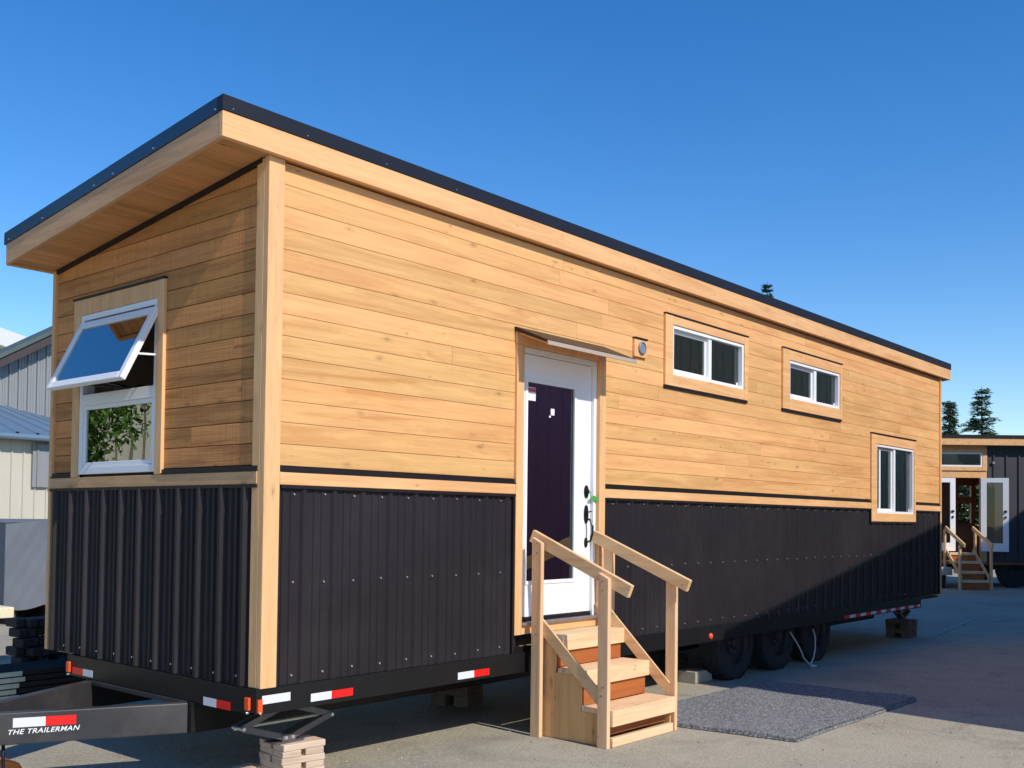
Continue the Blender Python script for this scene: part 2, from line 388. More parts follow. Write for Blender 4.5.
# ribbed siding --------------------------------------------------
def ribbed(mb, u0, u1, z0, z1, fn, pitch=.2286, rib=.019, phase=0.0, m=0, ztop=None, minor=True):
    # fn(u, out, z) ; out = distance proud of the wall
    prof = [(0, 0), (.012, rib), (.034, rib), (.046, 0)]
    if minor: prof += [(.096, 0), (.101, .0075), (.113, .0075), (.118, 0), (.154, 0), (.159, .0075), (.171, .0075), (.176, 0)]
    k = pitch / .2286
    us = []; u = u0 - pitch + phase
    while u < u1:
        for a, o in prof: us.append((u + a * k, o))
        u += pitch
    pts = []
    for i in range(len(us)):
        if u0 <= us[i][0] <= u1: pts.append(us[i])
    lo = [p for p in us if p[0] < u0][-1:] or [(u0, 0)]
    pts = [(u0, lo[0][1] * 0)] + pts + [(u1, 0)]
    n = len(pts); zt = ztop or (lambda u: z1)
    vs = [fn(u, o, z0) for u, o in pts] + [fn(u, o, zt(u)) for u, o in pts]
    fs = [(i, i + 1, n + i + 1, n + i) for i in range(n - 1)]
    mb.mesh(vs, fs, m, .5)
def screws(mb, u0, u1, zs, fn, pitch=.2286, phase=0.0, m=1):
    u = u0 + phase + .07
    while u < u1 - .01:
        for z in zs:
            zz = z + random.uniform(-.004, .004); c = Vector(fn(u, .003, zz)); d = (Vector(fn(u, .012, zz)) - c)
            mb.tube([c, c + d],   .0066, 6, m, .5)
        u += pitch
mb = MB()
ff = lambda u, o, z: (u, .006 - o, z)
for (a, b, zz1) in ((.118, 2.196, ZT0 - .012), (3.335, 8.897, ZT0 - .012), (8.897, 10.43, 1.595), (10.43, LEN - .07, ZT0 - .012)):
    ribbed(mb, a, b, ZB, zz1, ff, phase=(.045 - a) % .2286)
for (a, b) in ((.12, 2.19), (3.34, LEN - .07)):
    screws(mb, a, b, (ZT0 - .05,) if a < 1 else (ZT0 - .045,), ff, phase=.035)
    screws(mb, a, b, (ZB + .055,), ff, phase=.035); screws(mb, a, b, (1.19,), ff, phase=.035)
hb(mb, 'metal_siding', ['siding', 'bolt'])
mb = MB()
fe = lambda u, o, z: (.008 - o * 1.6, u, z)
ribbed(mb, .10, W - .03, ZB + .0, ZT0 - .012, fe, phase=.03)
screws(mb, .10, W - .06, (ZB + .05,), fe, phase=.03)
hb(mb, 'end_metal_siding', ['siding', 'bolt'])
mb = MB()
ribbed(mb, .05, W - .03, ZB, ZT0 - .012, lambda u, o, z: (LEN - .008 + o, u, z))
hb(mb, 'far_metal_siding', 'siding')
# black trims around the siding, the dark flashing lines
mb = MB()
for (a, b) in ((.118, D0 - .001), (D1 + .001, 8.90), (10.427, LEN - .04)):
    mb.box(a, b, -.020, .003, ZT0 - .020, ZT0 - .001, 0, .5)
    mb.box(a, b, -.022, .003, ZT1 + .006, ZT1 + .013, 0, .5); mb.box(a, b, -.006, .003, ZT1 + .0135, Z0 - .004, 0, .5)
mb.box(.10, .118, -.016, .004, ZB - .004, ZT0 - .022, 0, .5); mb.box(D0 - .022, D0 - .002, -.016, .004, ZB - .004, ZT0 - .022, 0, .5)
mb.box(D1 + .002, D1 + .022, -.016, .004, ZB - .004, ZT0 - .022, 0, .5)
mb.box(8.902 - .022, 8.902 - .002, -.016, .004, 1.58, ZT0 - .022, 0, .5); mb.box(10.427, 10.447, -.016, .004, 1.58, ZT0 - .022, 0, .5)
mb.box(8.88, 10.45, -.018, .004, 1.575, 1.5985, 0, .5)
mb.box(LEN - .08, LEN - .062, -.016, .004, ZB - .004, ZT0 - .022, 0, .5)
for (a, b) in ((.04, EW[0] - .001), (EW[1] + .001, W - .03)):
    mb.box(-.014, .006, a, b, ZT1 + .006, ZT1 + .013, 0, .5); mb.box(-.004, .006, a, b, ZT1 + .0135, Z0 - .006, 0, .5)
mb.box(-.014, .006, .04, W - .03, ZT0 - .020, ZT0 - .001, 0, .5)
# flashings over the windows and under them
for (a, b, c, d) in WINS[:2]:
    mb.box(a - .004, b + .004, -.026, .002, d + .001, d + .013, 0, .5); mb.box(a - .002, b + .002, -.012, .002, c - .026, c - .001, 0, .5)
a, b, c, d = WINS[2]; mb.box(a - .004, b + .004, -.030, .002, d + .001, d + .014, 0, .5)
mb.box(-.022, .008, EW[0] - .004, EW[1] + .004, EW[3] + .001, EW[3] + .012, 0, .5)
# dark line where the end wall meets the soffit
mb.prism([(.045, sof_z(.045) - .001), (W - .03, sof_z(W - .03) - .001), (W - .03, sof_z(W - .03) - .030), (.045, sof_z(.045) - .030)], lambda u, v, a_: (a_, u, v), -.006, .02, 0, .5)
hb(mb, 'metal_flashing', 'siding_trim', split=True)

# trim bands
mb = MB()
for (a, b) in ((.112, D0 - .002), (D1 + .002, 8.90), (10.427, LEN - .045)): mb.box(a, b, -.018, .003, ZT0, ZT1 + .005)
hb(mb, 'trim_band', 'cedar_trim', bevel=.003)
mb = MB(); mb.box(-.008, .010, .042, W - .03, ZT0, ZT1 + .005); hb(mb, 'trim_band', 'cedar_trim_y', bevel=.003)
# corner posts (front face board + return board)
mb = MB()
mb.box(-.002, .108, -.022, .020, ZB - .002, sof_z(0) - .002, 0, .62); mb.box(-.0025, .022, .0205, .095, ZB - .002, sof_z(.09) - .002, 0, .3)
hb(mb, 'corner_post', 'cedar_post', bevel=.004)
mb = MB()
mb.box(-.010, .030, W - .042, W - .0005, ZB - .002, sof_z(W) - .002, 0, .5); mb.box(.0305, .08, W - .028, W, ZB - .002, sof_z(W) - .002, 0, .4)
hb(mb, 'corner_post', 'cedar_post', bevel=.004)
mb = MB()
mb.box(LEN - .045, LEN + .002, -.020, .020, ZB - .002, sof_z(0) - .002, 0, .6); mb.box(LEN - .02, LEN + .0025, .0205, .09, ZB - .002, sof_z(.09) - .002, 0, .4)
hb(mb, 'corner_post', 'cedar_post', bevel=.004)

# roof ----------------------------------------------------------
roof = MB()
x0, x1, y0, y1 = -EX, LEN + EX2, -EY, W + EY2
def slab(mb, x0, x1, y0, y1, dz0, dz1, m=0, tone=.5):
    vs = []
    for dz in (dz0, dz1):
        for x, y in ((x0, y0), (x1, y0), (x1, y1), (x0, y1)): vs.append((x, y, roof_z(y) + dz))
    mb.mesh(vs, [(0, 3, 2, 1), (4, 5, 6, 7), (0, 1, 5, 4), (1, 2, 6, 5), (2, 3, 7, 6), (3, 0, 4, 7)], m, tone)
slab(roof, x0 + .05, x1 - .05, y0 + .05, y1 - .05, -.17, -.006)
ro = hb(roof, 'roof', 'roof_metal')
mb = MB()                                    # drip edges with their screws
slab(mb, x0 - .004, x1 + .004, y0 - .006, y0 + .0495, -HD, 0, 0)
slab(mb, x0 - .006, x0 + .0495, y0 + .0500, y1, -HD, 0, 1); slab(mb, x1 - .0495, x1 + .006, y0 + .0500, y1, -HD, 0, 0)
slab(mb, x0 + .0500, x1 - .0500, y1 - .0495, y1 + .006, -HD, 0, 0)
x = x0 + .06
while x < 1.5:
    z = ZR - HD * random.uniform(.72, .8); mb.tube([(x, y0 - .004, z), (x, y0 - .010, z)], .0035, 6, 2); x += random.uniform(.5, .7)
for y in (y0 + .06, .62, 1.08, 1.31, 2.0, 2.5):
    z = roof_z(y) - HD * .78; mb.tube([(x0 - .005, y, z), (x0 - .012, y, z)], .0048, 6, 2)
hb(mb, 'drip_edge', ['roof_metal', 'roof_sky_blue', 'bolt'], ro)
mb = MB(); slab(mb, x0, x1, y0, y0 + .032, -HD - HF, -HD - .001, 0, .55)
hb(mb, 'fascia', 'cedar_trim', ro, bevel=.003)
mb = MB(); slab(mb, x0 + .001, x0 + .032, y0 + .0323, y1 - .02, -HD - HF, -HD - .001, 0, .5)
hb(mb, 'fascia', 'cedar_trim_y', ro, bevel=.003)
mb = MB(); slab(mb, x1 - .032, x1 - .001, y0 + .0323, y1 - .02, -HD - HF, -HD - .001, 0, .5)
hb(mb, 'fascia', 'cedar_trim_y', ro, bevel=.003)
mb = MB(); slab(mb, x0 + .012, x1 - .012, y1 - .034, y1 - .002, -HD - HF, -HD - .001, 0, .5)
hb(mb, 'fascia', 'cedar_trim', ro, bevel=.003)
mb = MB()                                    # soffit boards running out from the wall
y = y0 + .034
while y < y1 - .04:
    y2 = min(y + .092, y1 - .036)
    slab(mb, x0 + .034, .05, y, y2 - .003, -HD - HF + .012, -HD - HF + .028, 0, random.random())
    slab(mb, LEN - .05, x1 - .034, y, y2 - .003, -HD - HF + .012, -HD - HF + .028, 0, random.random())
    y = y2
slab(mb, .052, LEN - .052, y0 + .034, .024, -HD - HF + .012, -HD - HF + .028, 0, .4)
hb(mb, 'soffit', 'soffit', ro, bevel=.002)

# windows on the front wall --------------------------------------
def ring(mb, u0, u1, v0, v1, w, fn, a0, a1, m=0, tone=None, wt=None, wb=None):
    wt = w if wt is None else wt; wb = w if wb is None else wb
    def bx(p, q, r, s_):
        P = [(p, r), (q, r), (q, s_), (p, s_)]; mb.prism(P, fn, a0, a1, m, tone if tone is not None else random.random())
    bx(u0, u0 + w, v0, v1); bx(u1 - w, u1, v0, v1); bx(u0 + w + .0004, u1 - w - .0004, v1 - wt, v1); bx(u0 + w + .0004, u1 - w - .0004, v0, v0 + wb)
FY = lambda u, v, a: (u, a, v)
for i, ((a, b, c, d), (fa, fb, fc, fd)) in enumerate(zip(WINS, WINF)):
    mb = MB(); w_ = fa - a - .002
    mb.box(a, fa - .001, -.020, .004, c, d, 0, .5); mb.box(fb + .001, b, -.020, .004, c, d, 0, .55)
    mb.box(fa - .0005, fb + .0005, -.018, .004, fd + .001, d, 0, .7); mb.box(fa - .0005, fb + .0005, -.018, .004, c, fc - .001, 0, .45)
    wn = hb(mb, 'window', 'cedar_trim', bevel=.003)
    mb = MB(); ring(mb, fa, fb, fc, fd, .030, FY, -.008, .075, 0, .5)
    mid = (fa + fb) / 2 + (.03 if i < 2 else 0)
    mb.box(mid - .028, mid + .028, .006, .060, fc + .031, fd - .031, 0, .5)
    hb(mb, 'frame', 'white', wn, bevel=.003)
    mb = MB(); ring(mb, fa + .031, mid - .029, fc + .031, fd - .031, .032, FY, .030, .056, 0, .5)
    if i == 2: mb.box(fa + .19, fa + .235, .031, .055, fc + .0635, fd - .0635, 0, .5); mb.box(mid + .21, mid + .245, .075, .09, fc + .05, fd - .05, 0, .5)
    hb(mb, 'sash', 'white', wn, bevel=.003)
    mb = MB(); mb.box(fa + .064, mid - .062, .040, .046, fc + .064, fd - .064, 0, .5); hb(mb, 'pane', 'glass', wn)
    mb = MB(); mb.box(mid + .029, fb - .031, .034, .040, fc + .031, fd - .031, 0, .5); hb(mb, 'pane', 'glass', wn)
    mb = MB(); mb.box(fb - .075, fb - .045, .031, .0335, fc + .04, fc + .066, 0, .5); hb(mb, 'sticker', 'paper', wn)
# far end window
mb = MB(); ring(mb, .45, 1.35, 1.70, 2.60, .055, lambda u, v, a: (a, u, v), LEN - .03, LEN + .01, 0, .5); wn = hb(mb, 'window', 'white')
mb = MB(); mb.box(LEN - .012, LEN - .006, .505, 1.295, 1.755, 2.545, 0, .5); hb(mb, 'pane', 'glass', wn)

# end window with the open awning sash ---------------------------
FX = lambda u, v, a: (a, u, v)
mb = MB()
mb.box(-.012, .012, EW[0], EF[0] - .001, EW[2] + .003, EW[3], 0, .6); mb.box(-.012, .012, EF[1] + .001, EW[1], EW[2] + .003, EW[3], 0, .5)
mb.box(-.010, .012, EF[0] - .0005, EF[1] + .0005, EF[3] + .001, EW[3], 0, .5)
wn = hb(mb, 'window', 'cedar_post', bevel=.003)
RZ0, RZ1 = 2.328, 2.405
mb = MB(); ring(mb, EF[0], EF[1], EF[2], EF[3], .040, FX, -.004, .085, 0, .5, wb=.05)
mb.box(-.002, .083, EF[0] + .041, EF[1] - .041, RZ0, RZ1, 0, .5)
ring(mb, EF[0] + .042, EF[1] - .042, EF[2] + .052, RZ0 - .001, .030, FX, .006, .040, 0, .5)
hb(mb, 'frame', 'white', wn, bevel=.004)
mb = MB(); mb.box(.018, .024, EF[0] + .074, EF[1] - .074, EF[2] + .083, RZ0 - .032, 0, .5); hb(mb, 'pane', 'glass_green', wn)
# sash hinged at top, swung outwards
hz, bz, bxo = 2.898, 2.418, -.235
sy0, sy1 = 1.115, 2.095
dn = Vector((bxo - 0.0, 0, bz - hz)); SLn = dn.length; dn.normalize(); nn = Vector((dn.z, 0, -dn.x))   # nn points outwards/up
if nn.x > 0: nn = -nn
def SA(u, v, a): p = Vector((-.006, u, hz)) + dn * v + nn * a; return (p.x, p.y, p.z)
mb = MB(); ring(mb, sy0, sy1, 0, SLn, .050, SA, -.020, .018, 0, .5)
sa = hb(mb, 'sash', 'white', wn, bevel=.004)
mb = MB(); mb.prism([(sy0 + .051, .051), (sy1 - .051, .051), (sy1 - .051, SLn - .051), (sy0 + .051, SLn - .051)], SA, 0, .006, 0, .5); hb(mb, 'pane', 'glass_sash', wn)
mb = MB()
for y in (sy0 + .03, sy1 - .03):
    mb.beam((.02, y, 2.60), SA(y, SLn * .62, -.024), .012, .022, (0, 1, 0), 0)
mb.beam((.03, 1.55, 2.425), SA(1.45, SLn - .03, -.03), .012, .012, (0, 0, 1), 1); mb.beam((.03, 1.55, 2.425), SA(1.75, SLn - .03, -.03), .012, .012, (0, 0, 1), 1)
mb.box(.02, .05, 1.4, 1.7, 2.407, 2.428, 1)
hb(mb, 'hinge_arm', ['white', 'handle'], wn, split=True)

# door -----------------------------------------------------------
mb = MB()
mb.box(D0, D0 + .082, -.020, .024, DB, DT - .118, 0, .55); mb.box(D1 - .082, D1, -.020, .024, DB, DT - .118, 0, .5)
mb.box(D0 + .0005, D1 - .0005, -.018, .022, DT - .1175, DT, 0, .3)
dc = hb(mb, 'door_casing', 'cedar_post', bevel=.003)
mb = MB()
mb.box(D0 + .083, D1 - .083, -.004, .020, DB, .795, 0, .5)
hb(mb, 'door_kick_board', 'cedar_trim', bevel=.002)
DX0, DX1, DZ0, DZ1 = D0 + .084, D1 - .084, .838, DT - .120
mb = MB()
mb.box(DX0, DX0 + .032, .012, .13, DZ0 - .02, DZ1, 0, .5); mb.box(DX1 - .032, DX1, .012, .13, DZ0 - .02, DZ1, 0, .5)
mb.box(DX0 + .0325, DX1 - .0325, .012, .13, DZ1 - .040, DZ1, 0, .5)
mb.box(DX0 + .0325, DX0 + .045, .075, .13, DZ0, DZ1 - .041, 0, .5); mb.box(DX1 - .045, DX1 - .0325, .075, .13, DZ0, DZ1 - .041, 0, .5)
hb(mb, 'door_frame', 'white_door', bevel=.003)
SX0, SX1, SZ0, SZ1 = DX0 + .036, DX1 - .036, DZ0 + .012, DZ1 - .044
GX0, GX1, GZ0, GZ1 = 2.385, 2.975, 1.110, 2.605
mb = MB()
for (u0, u1, v0, v1) in cut([(SX0, SX1, SZ0, SZ1)], [(GX0, GX1, GZ0, GZ1)]): mb.box(u0, u1, .040, .0735, v0, v1, 0, .5)
ring(mb, GX0 - .022, GX1 + .022, GZ0 - .022, GZ1 + .022, .028, FY, .032, .0395, 0, .5)
door = hb(mb, 'door', 'white_door', bevel=.003)
mb = MB(); mb.box(GX0 + .001, GX1 - .001, .052, .058, GZ0 + .001, GZ1 - .001, 0, .5); hb(mb, 'pane', 'glass_door', door)
mb = MB(); mb.box(GX0 + .02, GX0 + .115, .0500, .0515, GZ1 - .14, GZ1 - .04, 0, .5); mb.box(GX0 + .022, GX0 + .113, .0490, .0498, GZ1 - .075, GZ1 - .045, 1, .5)
mb.box(GX0 + .30, GX0 + .345, .0500, .0515, GZ1 - .23, GZ1 - .18, 0, .5); mb.box(GX0 + .28, GX0 + .30, .0500, .0515, GZ1 - .25, GZ1 - .235, 0, .5)
hb(mb, 'sticker', ['paper', 'red_print'], door, split=True)
hx = SX1 - .062
mb = MB()
def oval(c, rx, rz, y0, y1): mb.prism([(c[0] + rx * math.cos(t * PI / 8), c[1] + rz * math.sin(t * PI / 8)) for t in range(16)], FY, y0, y1, 0, .5)
oval((hx, 1.80), .028, .052, .030, .0398); mb.tube([(hx, .030, 1.80), (hx, .012, 1.80)], .017, 12)
oval((hx, 1.62), .028, .075, .030, .0398); oval((hx, 1.395), .020, .040, .030, .0398)
mb.tube([(hx, .030, 1.585), (hx + .005, -.002, 1.575), (hx + .008, -.022, 1.53), (hx + .006, -.024, 1.47), (hx + .002, -.008, 1.41), (hx, .030, 1.395)], [.010, .010, .011, .011, .009, .009], 10)
mb.beam((hx, .030, 1.63), (hx - .0, -.015, 1.645), .02, .008)
hb(mb, 'handle', 'handle', door, bevel=.0015, smooth=False)
mb = MB(); mb.box(DX0 - .0, DX1, -.030, .125, .797, .8175, 0, .5); mb.box(DX0 + .033, DX1 - .033, .030, .12, .818, .8465, 1, .5)
hb(mb, 'threshold', ['sill', 'handle'], bevel=.003)
# little awning over the door: steel top sloping outwards, pale front lip
mb = MB()
AP = .305; az0, az1 = 2.962, 2.840
mb.prism([(-.001, az0 + .018), (-AP, az1 + .012), (-AP, az1 - .008), (-.001, az0 - .014)], lambda u, v, a: (a, u, v), D0 - .012, D1 - .002, 0, .5)
aw = hb(mb, 'awning', 'siding_trim')
mb = MB(); mb.box(D0 - .014, D1, -AP - .010, -AP - .0005, az1 - .024, az1 + .006, 0, .5); hb(mb, 'awning_lip', 'lip', aw, bevel=.002)
mb = MB(); mb.prism([(-.020, az0 - .018), (-AP + .002, az1 - .008), (-AP + .002, az1 - .020), (-.020, az0 - .034)], lambda u, v, a: (a, u, v), D0 + .012, D1 - .012, 0, .5); hb(mb, 'awning_soffit', 'cedar_trim', aw)
# wall vent
mb = MB(); mb.box(3.722, 3.912, -.020, .004, 2.958, 3.108, 0, .75)
vt = hb(mb, 'wall_vent', 'cedar_trim', bevel=.003)
mb = MB(); mb.lathe((3.828, -.0205, 3.036), (0, -1, 0), [(.052, 0), (.055, .012), (.047, .018), (.044, .010), (0.001, .008)], 24); hb(mb, 'vent_cap', 'vent_grey', vt, smooth=False)
mb = MB(); mb.box(3.72, 3.914, -.028, .004, 3.1085, 3.122, 0, .5); hb(mb, 'flashing', 'siding_trim', vt)

# trailer --------------------------------------------------------
mb = MB()
FZ = .457
mb.box(-.022, 10.64, -.012, .000, FZ, ZB - .003, 0, .5); mb.box(.12, 10.62, .0085, .022, FZ + .02, ZB + .04, 0, .5); mb.box(-.022, 10.64, .0005, .075, FZ, FZ + .014, 0, .5)
mb.box(-.022, -.010, .0005, 2.175, FZ, ZB - .004, 0, .5); mb.box(-.009, .07, .076, 2.16, FZ, FZ + .014, 0, .5)
mb.box(-.0095, 10.62, 2.163, 2.175, FZ, ZB - .004, 0, .5); mb.box(10.628, 10.64, .001, 2.175, FZ, ZB - .006, 0, .5)
for y in (.64, 1.86):
    mb.box(-.033, 10.6, y - .03, y + .03, .27, .4555, 0, .5)
for k in range(18): mb.box(.2 + k * .6, .25 + k * .6, .08, W - .08, .47, .585, 0, .5)
for x in (5.85, 6.80, 7.75): mb.tube([(x, .2, .40), (x, W - .2, .40)], .06, 12)
for x in (5.35, 6.33, 7.28, 8.2): mb.box(x - .04, x + .04, .44, .50, .20, .269, 0, .5)
mb.box(10.64, LEN - .02, .02, W - .04, ZB - .05, ZB - .022, 0, .5)
fr = hb(mb, 'trailer_frame', 'frame', bevel=.003)
# A-frame tongue
H = Vector((-1.62, 1.27, 0))
def tb(p0, p1, name):
    mb = MB(); mb.beam((p0[0], p0[1], .36), (p1[0], p1[1], .36), .07, .18); return hb(mb, name, 'tongue', bevel=.006)
nA, nB = Vector((-.037, .643, 0)), Vector((-.95, 1.095, 0)); tdir = (nB - nA).normalized(); nside = Vector((tdir.y, -tdir.x, 0))
if nside.y > 0: nside = -nside
off = -nside * .035
p0 = nA + off; p1 = nA + tdir * 1.75 + off
tg = tb(p0, p1, 'tongue_beam')
q0 = Vector((-.03, 1.86, 0)); q1 = Vector((q0.x + tdir.x * 1.75, q0.y - tdir.y * 1.75, 0)); tb(q0, q1, 'tongue_beam')
mb = MB(); mb.box(-.03, .05, .672, 1.828, .425, .455, 0, .5); hb(mb, 'tongue_cross_member', 'tongue', bevel=.004)
mb = MB(); e = nA + tdir * 1.75; mb.beam((-1.35, 1.285, .40), (-1.95, 1.285, .40), .09, .10); mb.tube([(-1.95, 1.285, .38), (-2.05, 1.285, .38)], .06, 12); hb(mb, 'coupler', 'frame', bevel=.006)
mb = MB(); mb.tube([(-1.30, 1.285, .46), (-1.30, 1.285, 1.05)], .045, 14); mb.tube([(-1.30, 1.285, .02), (-1.30, 1.285, .459)], .033, 14); mb.tube([(-1.30, 1.285, .0), (-1.30, 1.285, .019)], .10, 16)
hb(mb, 'tongue_jack_post', 'frame')
# reflective tape
def tape(name, fn, segs, z0, z1, parent=fr):
    mb = MB()
    for (a, b, m) in segs: mb.prism([(a, z0), (b, z0), (b, z1), (a, z1)], fn, 0, .002, m, .5)
    return hb(mb, name, ['refl_white', 'refl_red'], parent)
FF = lambda u, v, a: (u, -.0125 - a, v)
FE = lambda u, v, a: (-.0225 - a, u, v)
tape('reflective_strip', FF, [(.018, .214, 0)], .514, .562)
tape('reflective_strip', FF, [(.363, .518, 0), (.5183, .686, 1)], .486, .533)
tape('reflective_strip', FF, [(1.618, 1.780, 0), (1.7803, 1.94, 1)], .478, .526)
tape('reflective_strip', FE, [(.368, .502, 0), (.232, .3677, 1)], .455, .503)
tape('reflective_strip', FE, [(1.95, 2.098, 1), (1.82, 1.9497, 0)], .474, .520)
segs = []; x = 8.10; k = 0
while x < 10.58: segs.append((x, min(x + .16, 10.6), (k + 1) % 2)); x += .1603 if k % 2 else .1603; k += 1
tape('reflective_strip', FF, segs, .470, .505)
FT = lambda u, v, a: tuple(nA + tdir * u + nside * (.0005 + a) + Vector((0, 0, v)))
tp = MB(); 
for (a, b, m) in ((.777, .945, 0), (.616, .7768, 1)): tp.prism([(a, .367), (b, .367), (b, .420), (a, .420)], FT, 0, .002, m, .5)
hb(tp, 'reflective_strip', ['refl_white', 'refl_red'], tg)
for (x, y, ax) in ((-.0125, .0, 'f'), (-.0225, .055, 'e'), (-.0225, 2.14, 'e')):
    mb = MB()
    if ax == 'f': mb.box(-.018, .012, -.030, -.0125, .470, .545); mb.tube([(-.003, -.030, .468), (-.003, -.034, .468)], .008, 8, 1)
    else: mb.box(-.040, -.0225, y - .02, y + .02, .480, .552); mb.tube([(-.040, y, .466), (-.0225, y, .466)], .009, 8, 1)
    hb(mb, 'marker_light', ['amber', 'bolt'], fr, bevel=.004)
mb = MB(); mb.lathe((5.03, -.0125, .508), (0, -1, 0), [(.030, 0), (.030, .01), (.018, .018), (.001, .02)], 16); hb(mb, 'marker_light', 'amber', fr, smooth=True)
# lettering on the tongue
cu = bpy.data.curves.new('lettering', 'FONT'); cu.body = 'THE TRAILERMAN'; cu.size = 1; cu.shear = .28; cu.offset = .010; cu.extrude = .001; cu.space_character = 1.08
to = bpy.data.objects.new('lettering_tmp', cu); COL.objects.link(to)
bpy.context.view_layer.update()
me = bpy.data.meshes.new_from_object(to.evaluated_get(bpy.context.evaluated_depsgraph_get())); COL.objects.unlink(to); bpy.data.objects.remove(to)
xs = [v.co.x for v in me.vertices]; ys = [v.co.y for v in me.vertices]
sx = .372 / (max(xs) - min(xs)); sy = .027 / max(ys)
a0 = nA + tdir * .967 + nside * .0012 + Vector((0, 0, .3285))
for v in me.vertices:
    p = a0 - tdir * (v.co.x - min(xs)) * sx + Vector((0, 0, v.co.y * sy)) + nside * (v.co.z); p.z += (v.co.x - min(xs)) * sx * .012; v.co = p
me.materials.clear(); me.materials.append(M['letter'])
lt = bpy.data.objects.new('lettering', me); COL.objects.link(lt); lt.parent = tg
# wheels
def wheel(x, yo, sgn):
    R = .378; wd = .225
    mb = MB(); prof = [(R - .155, 0), (R - .15, -.006), (R - .09, -.012), (R - .03, -.004), (R - .008, .012), (R, .03), (R, wd - .03), (R - .012, wd - .01), (R - .05, wd), (R - .155, wd)]
    mb.lathe((x, yo, R - .006), (0, sgn, 0), prof, 56)
    for k in range(56):
        an = 2 * PI * k / 56; c = Vector((x + (R + .001) * math.cos(an), yo + sgn * (wd / 2), R - .006 + (R + .001) * math.sin(an)))
        t = Vector((-math.sin(an), 0, math.cos(an))); r = Vector((math.cos(an), 0, math.sin(an)))
        for o in (-.075, 0.0, .075): mb.obox(c + Vector((0, o, 0)), t * .014, Vector((0, .030, 0)), r * .005)
    wl = hb(mb, 'wheel', 'rubber', smooth=False)
    mb = MB(); mb.lathe((x, yo, R - .006), (0, sgn, 0), [(R - .156, .002), (R - .165, .02), (R - .17, .05), (.12, .055), (.115, .040), (.075, .032), (.072, .005), (.045, -.01), (.001, -.012)], 40)
    for k in range(8):
        an = 2 * PI * k / 8; mb.tube([(x + .095 * math.cos(an), yo + sgn * .036, R - .006 + .095 * math.sin(an)), (x + .095 * math.cos(an), yo + sgn * .016, R - .006 + .095 * math.sin(an))], .011, 6, 1)
    hb(mb, 'rim', ['rim', 'steel'], wl, smooth=False)
for x in (5.85, 6.80, 7.75): wheel(x, .16, 1)
for x in (5.85, 6.80, 7.75): wheel(x, W - .16, -1)

# ---------------------------------------------------------------- steps
ST = (2.33, -.75, 0)
steps = empty('wooden_steps', (2.8, -.4, 0), 'new lumber steps with two handrails below the white door', 'steps')
def sb(mb, name, mats, **k): return mb.build(name, mats, steps, base=(2.8, -.4, 0), bevel=k.pop('bevel', .004), **k)
LX0, LX1 = 2.333, 2.371; RX0, RX1 = 3.225, 3.263
TX0, TX1 = 2.405, 3.195
# side panels with stair-cut profile
for (xa, xb) in ((2.392, 2.405), (3.195, 3.208)):
    mb = MB()
    ys = [-.10, -.285, -.515, -.725]; hs = [.70, .465, .22]
    k = 0; y = -.10
    while y > -.70:
        y2 = max(y - .14, -.715)
        if -.28 < y: top = .60 if False else .695
        mid = y2
        # split boards at the step edges
        cuts = [yy for yy in (-.2515, -.4835) if y2 < yy < y]
        edges = [y] + cuts + [y2]
        t = random.random()
        for ya, yb in zip(edges[:-1], edges[1:]):
            ym = (ya + yb) / 2; h = .700 if ym > -.2515 else (.471 if ym > -.4835 else .222)
            mb.box(xa, xb, yb + .0005, ya - .0005, .004, h, 0, t)
        y = y2
    sb(mb, 'side_panel', 'step_side', bevel=.001)
for (yf, yb, zt) in ((-.757, -.500, .259), (-.521, -.270, .508), (-.289, -.035, .737)):
    mb = MB(); mb.box(TX0 + .001 - .015, TX1 + .013, yf + .038, yb, zt - .036, zt, 0); mb.box(TX0 - .015, TX1 + .015, yf, yf + .0375, zt - .112, zt + .0015, 0)
    sb(mb, 'tread', 'fir_x')
for (y, z0, z1) in ((-.480, .262, .394), (-.252, .51, .624), (-.655, .070, .221)):
    mb = MB(); mb.box(TX0 + .001, TX1 - .001, y - .012, y + .004, z0, z1, 0, .5); sb(mb, 'riser', 'riser', bevel=.001)
mb = MB(); mb.box(TX0 + .001, TX1 - .001, -.745, -.705, .002, .066); sb(mb, 'base_board', 'fir_x')
for (x0, x1) in ((LX0, LX1), (RX0, RX1)):
    dx = .045 if x0 == LX0 else 0
    for (ya, yb, zt) in ((-.072, -.158, 1.425), (-.652, -.738, 1.190)):
        ddx = (.0 if yb < -.5 else -.022) if x0 == LX0 else 0
        mb = MB(); xa, xb = x0 + ddx + .014 * (x0 == LX0), x1 + ddx + .014 * (x0 == LX0)
        mb.prism([(ya, 0), (ya, zt + .02), (yb, zt - .022), (yb, 0)], lambda u, v, a: (a, u, v), xa, xb)
        sb(mb, 'post', 'fir_z')
mb = MB()
for (px_, ys_) in ((2.3245, (-.115,)), (2.3465, (-.695,))):
    for y in ys_:
        for z in ((1.40, 1.33, .80, .74) if y > -.5 else (1.15, 1.09, .42, .36)):
            mb.tube([(px_ + .001, y + random.uniform(-.015, .015), z), (px_ - .0025, y, z)], .0045, 6)
mb.build('screw_head', 'steel', steps, base=(2.8, -.4, 0), split=True)
def rail(x0, x1, name, ys, ye, zs, ze, h):
    mb = MB(); th = math.atan2(zs - ze, ys - ye)
    c, s_ = math.cos(th), math.sin(th)
    # board section perpendicular to slope
    P = [(ys, zs), (ye, ze), (ye + s_ * h * 1.0, ze - c * h), (ys + s_ * h, zs - c * h)]
    mb.prism(P, lambda u, v, a: (a, u, v), x0, x1); sb(mb, name, 'fir_y')
rail(2.386, 2.422, 'handrail', -.03, -.905, 1.497, 1.128, .092)
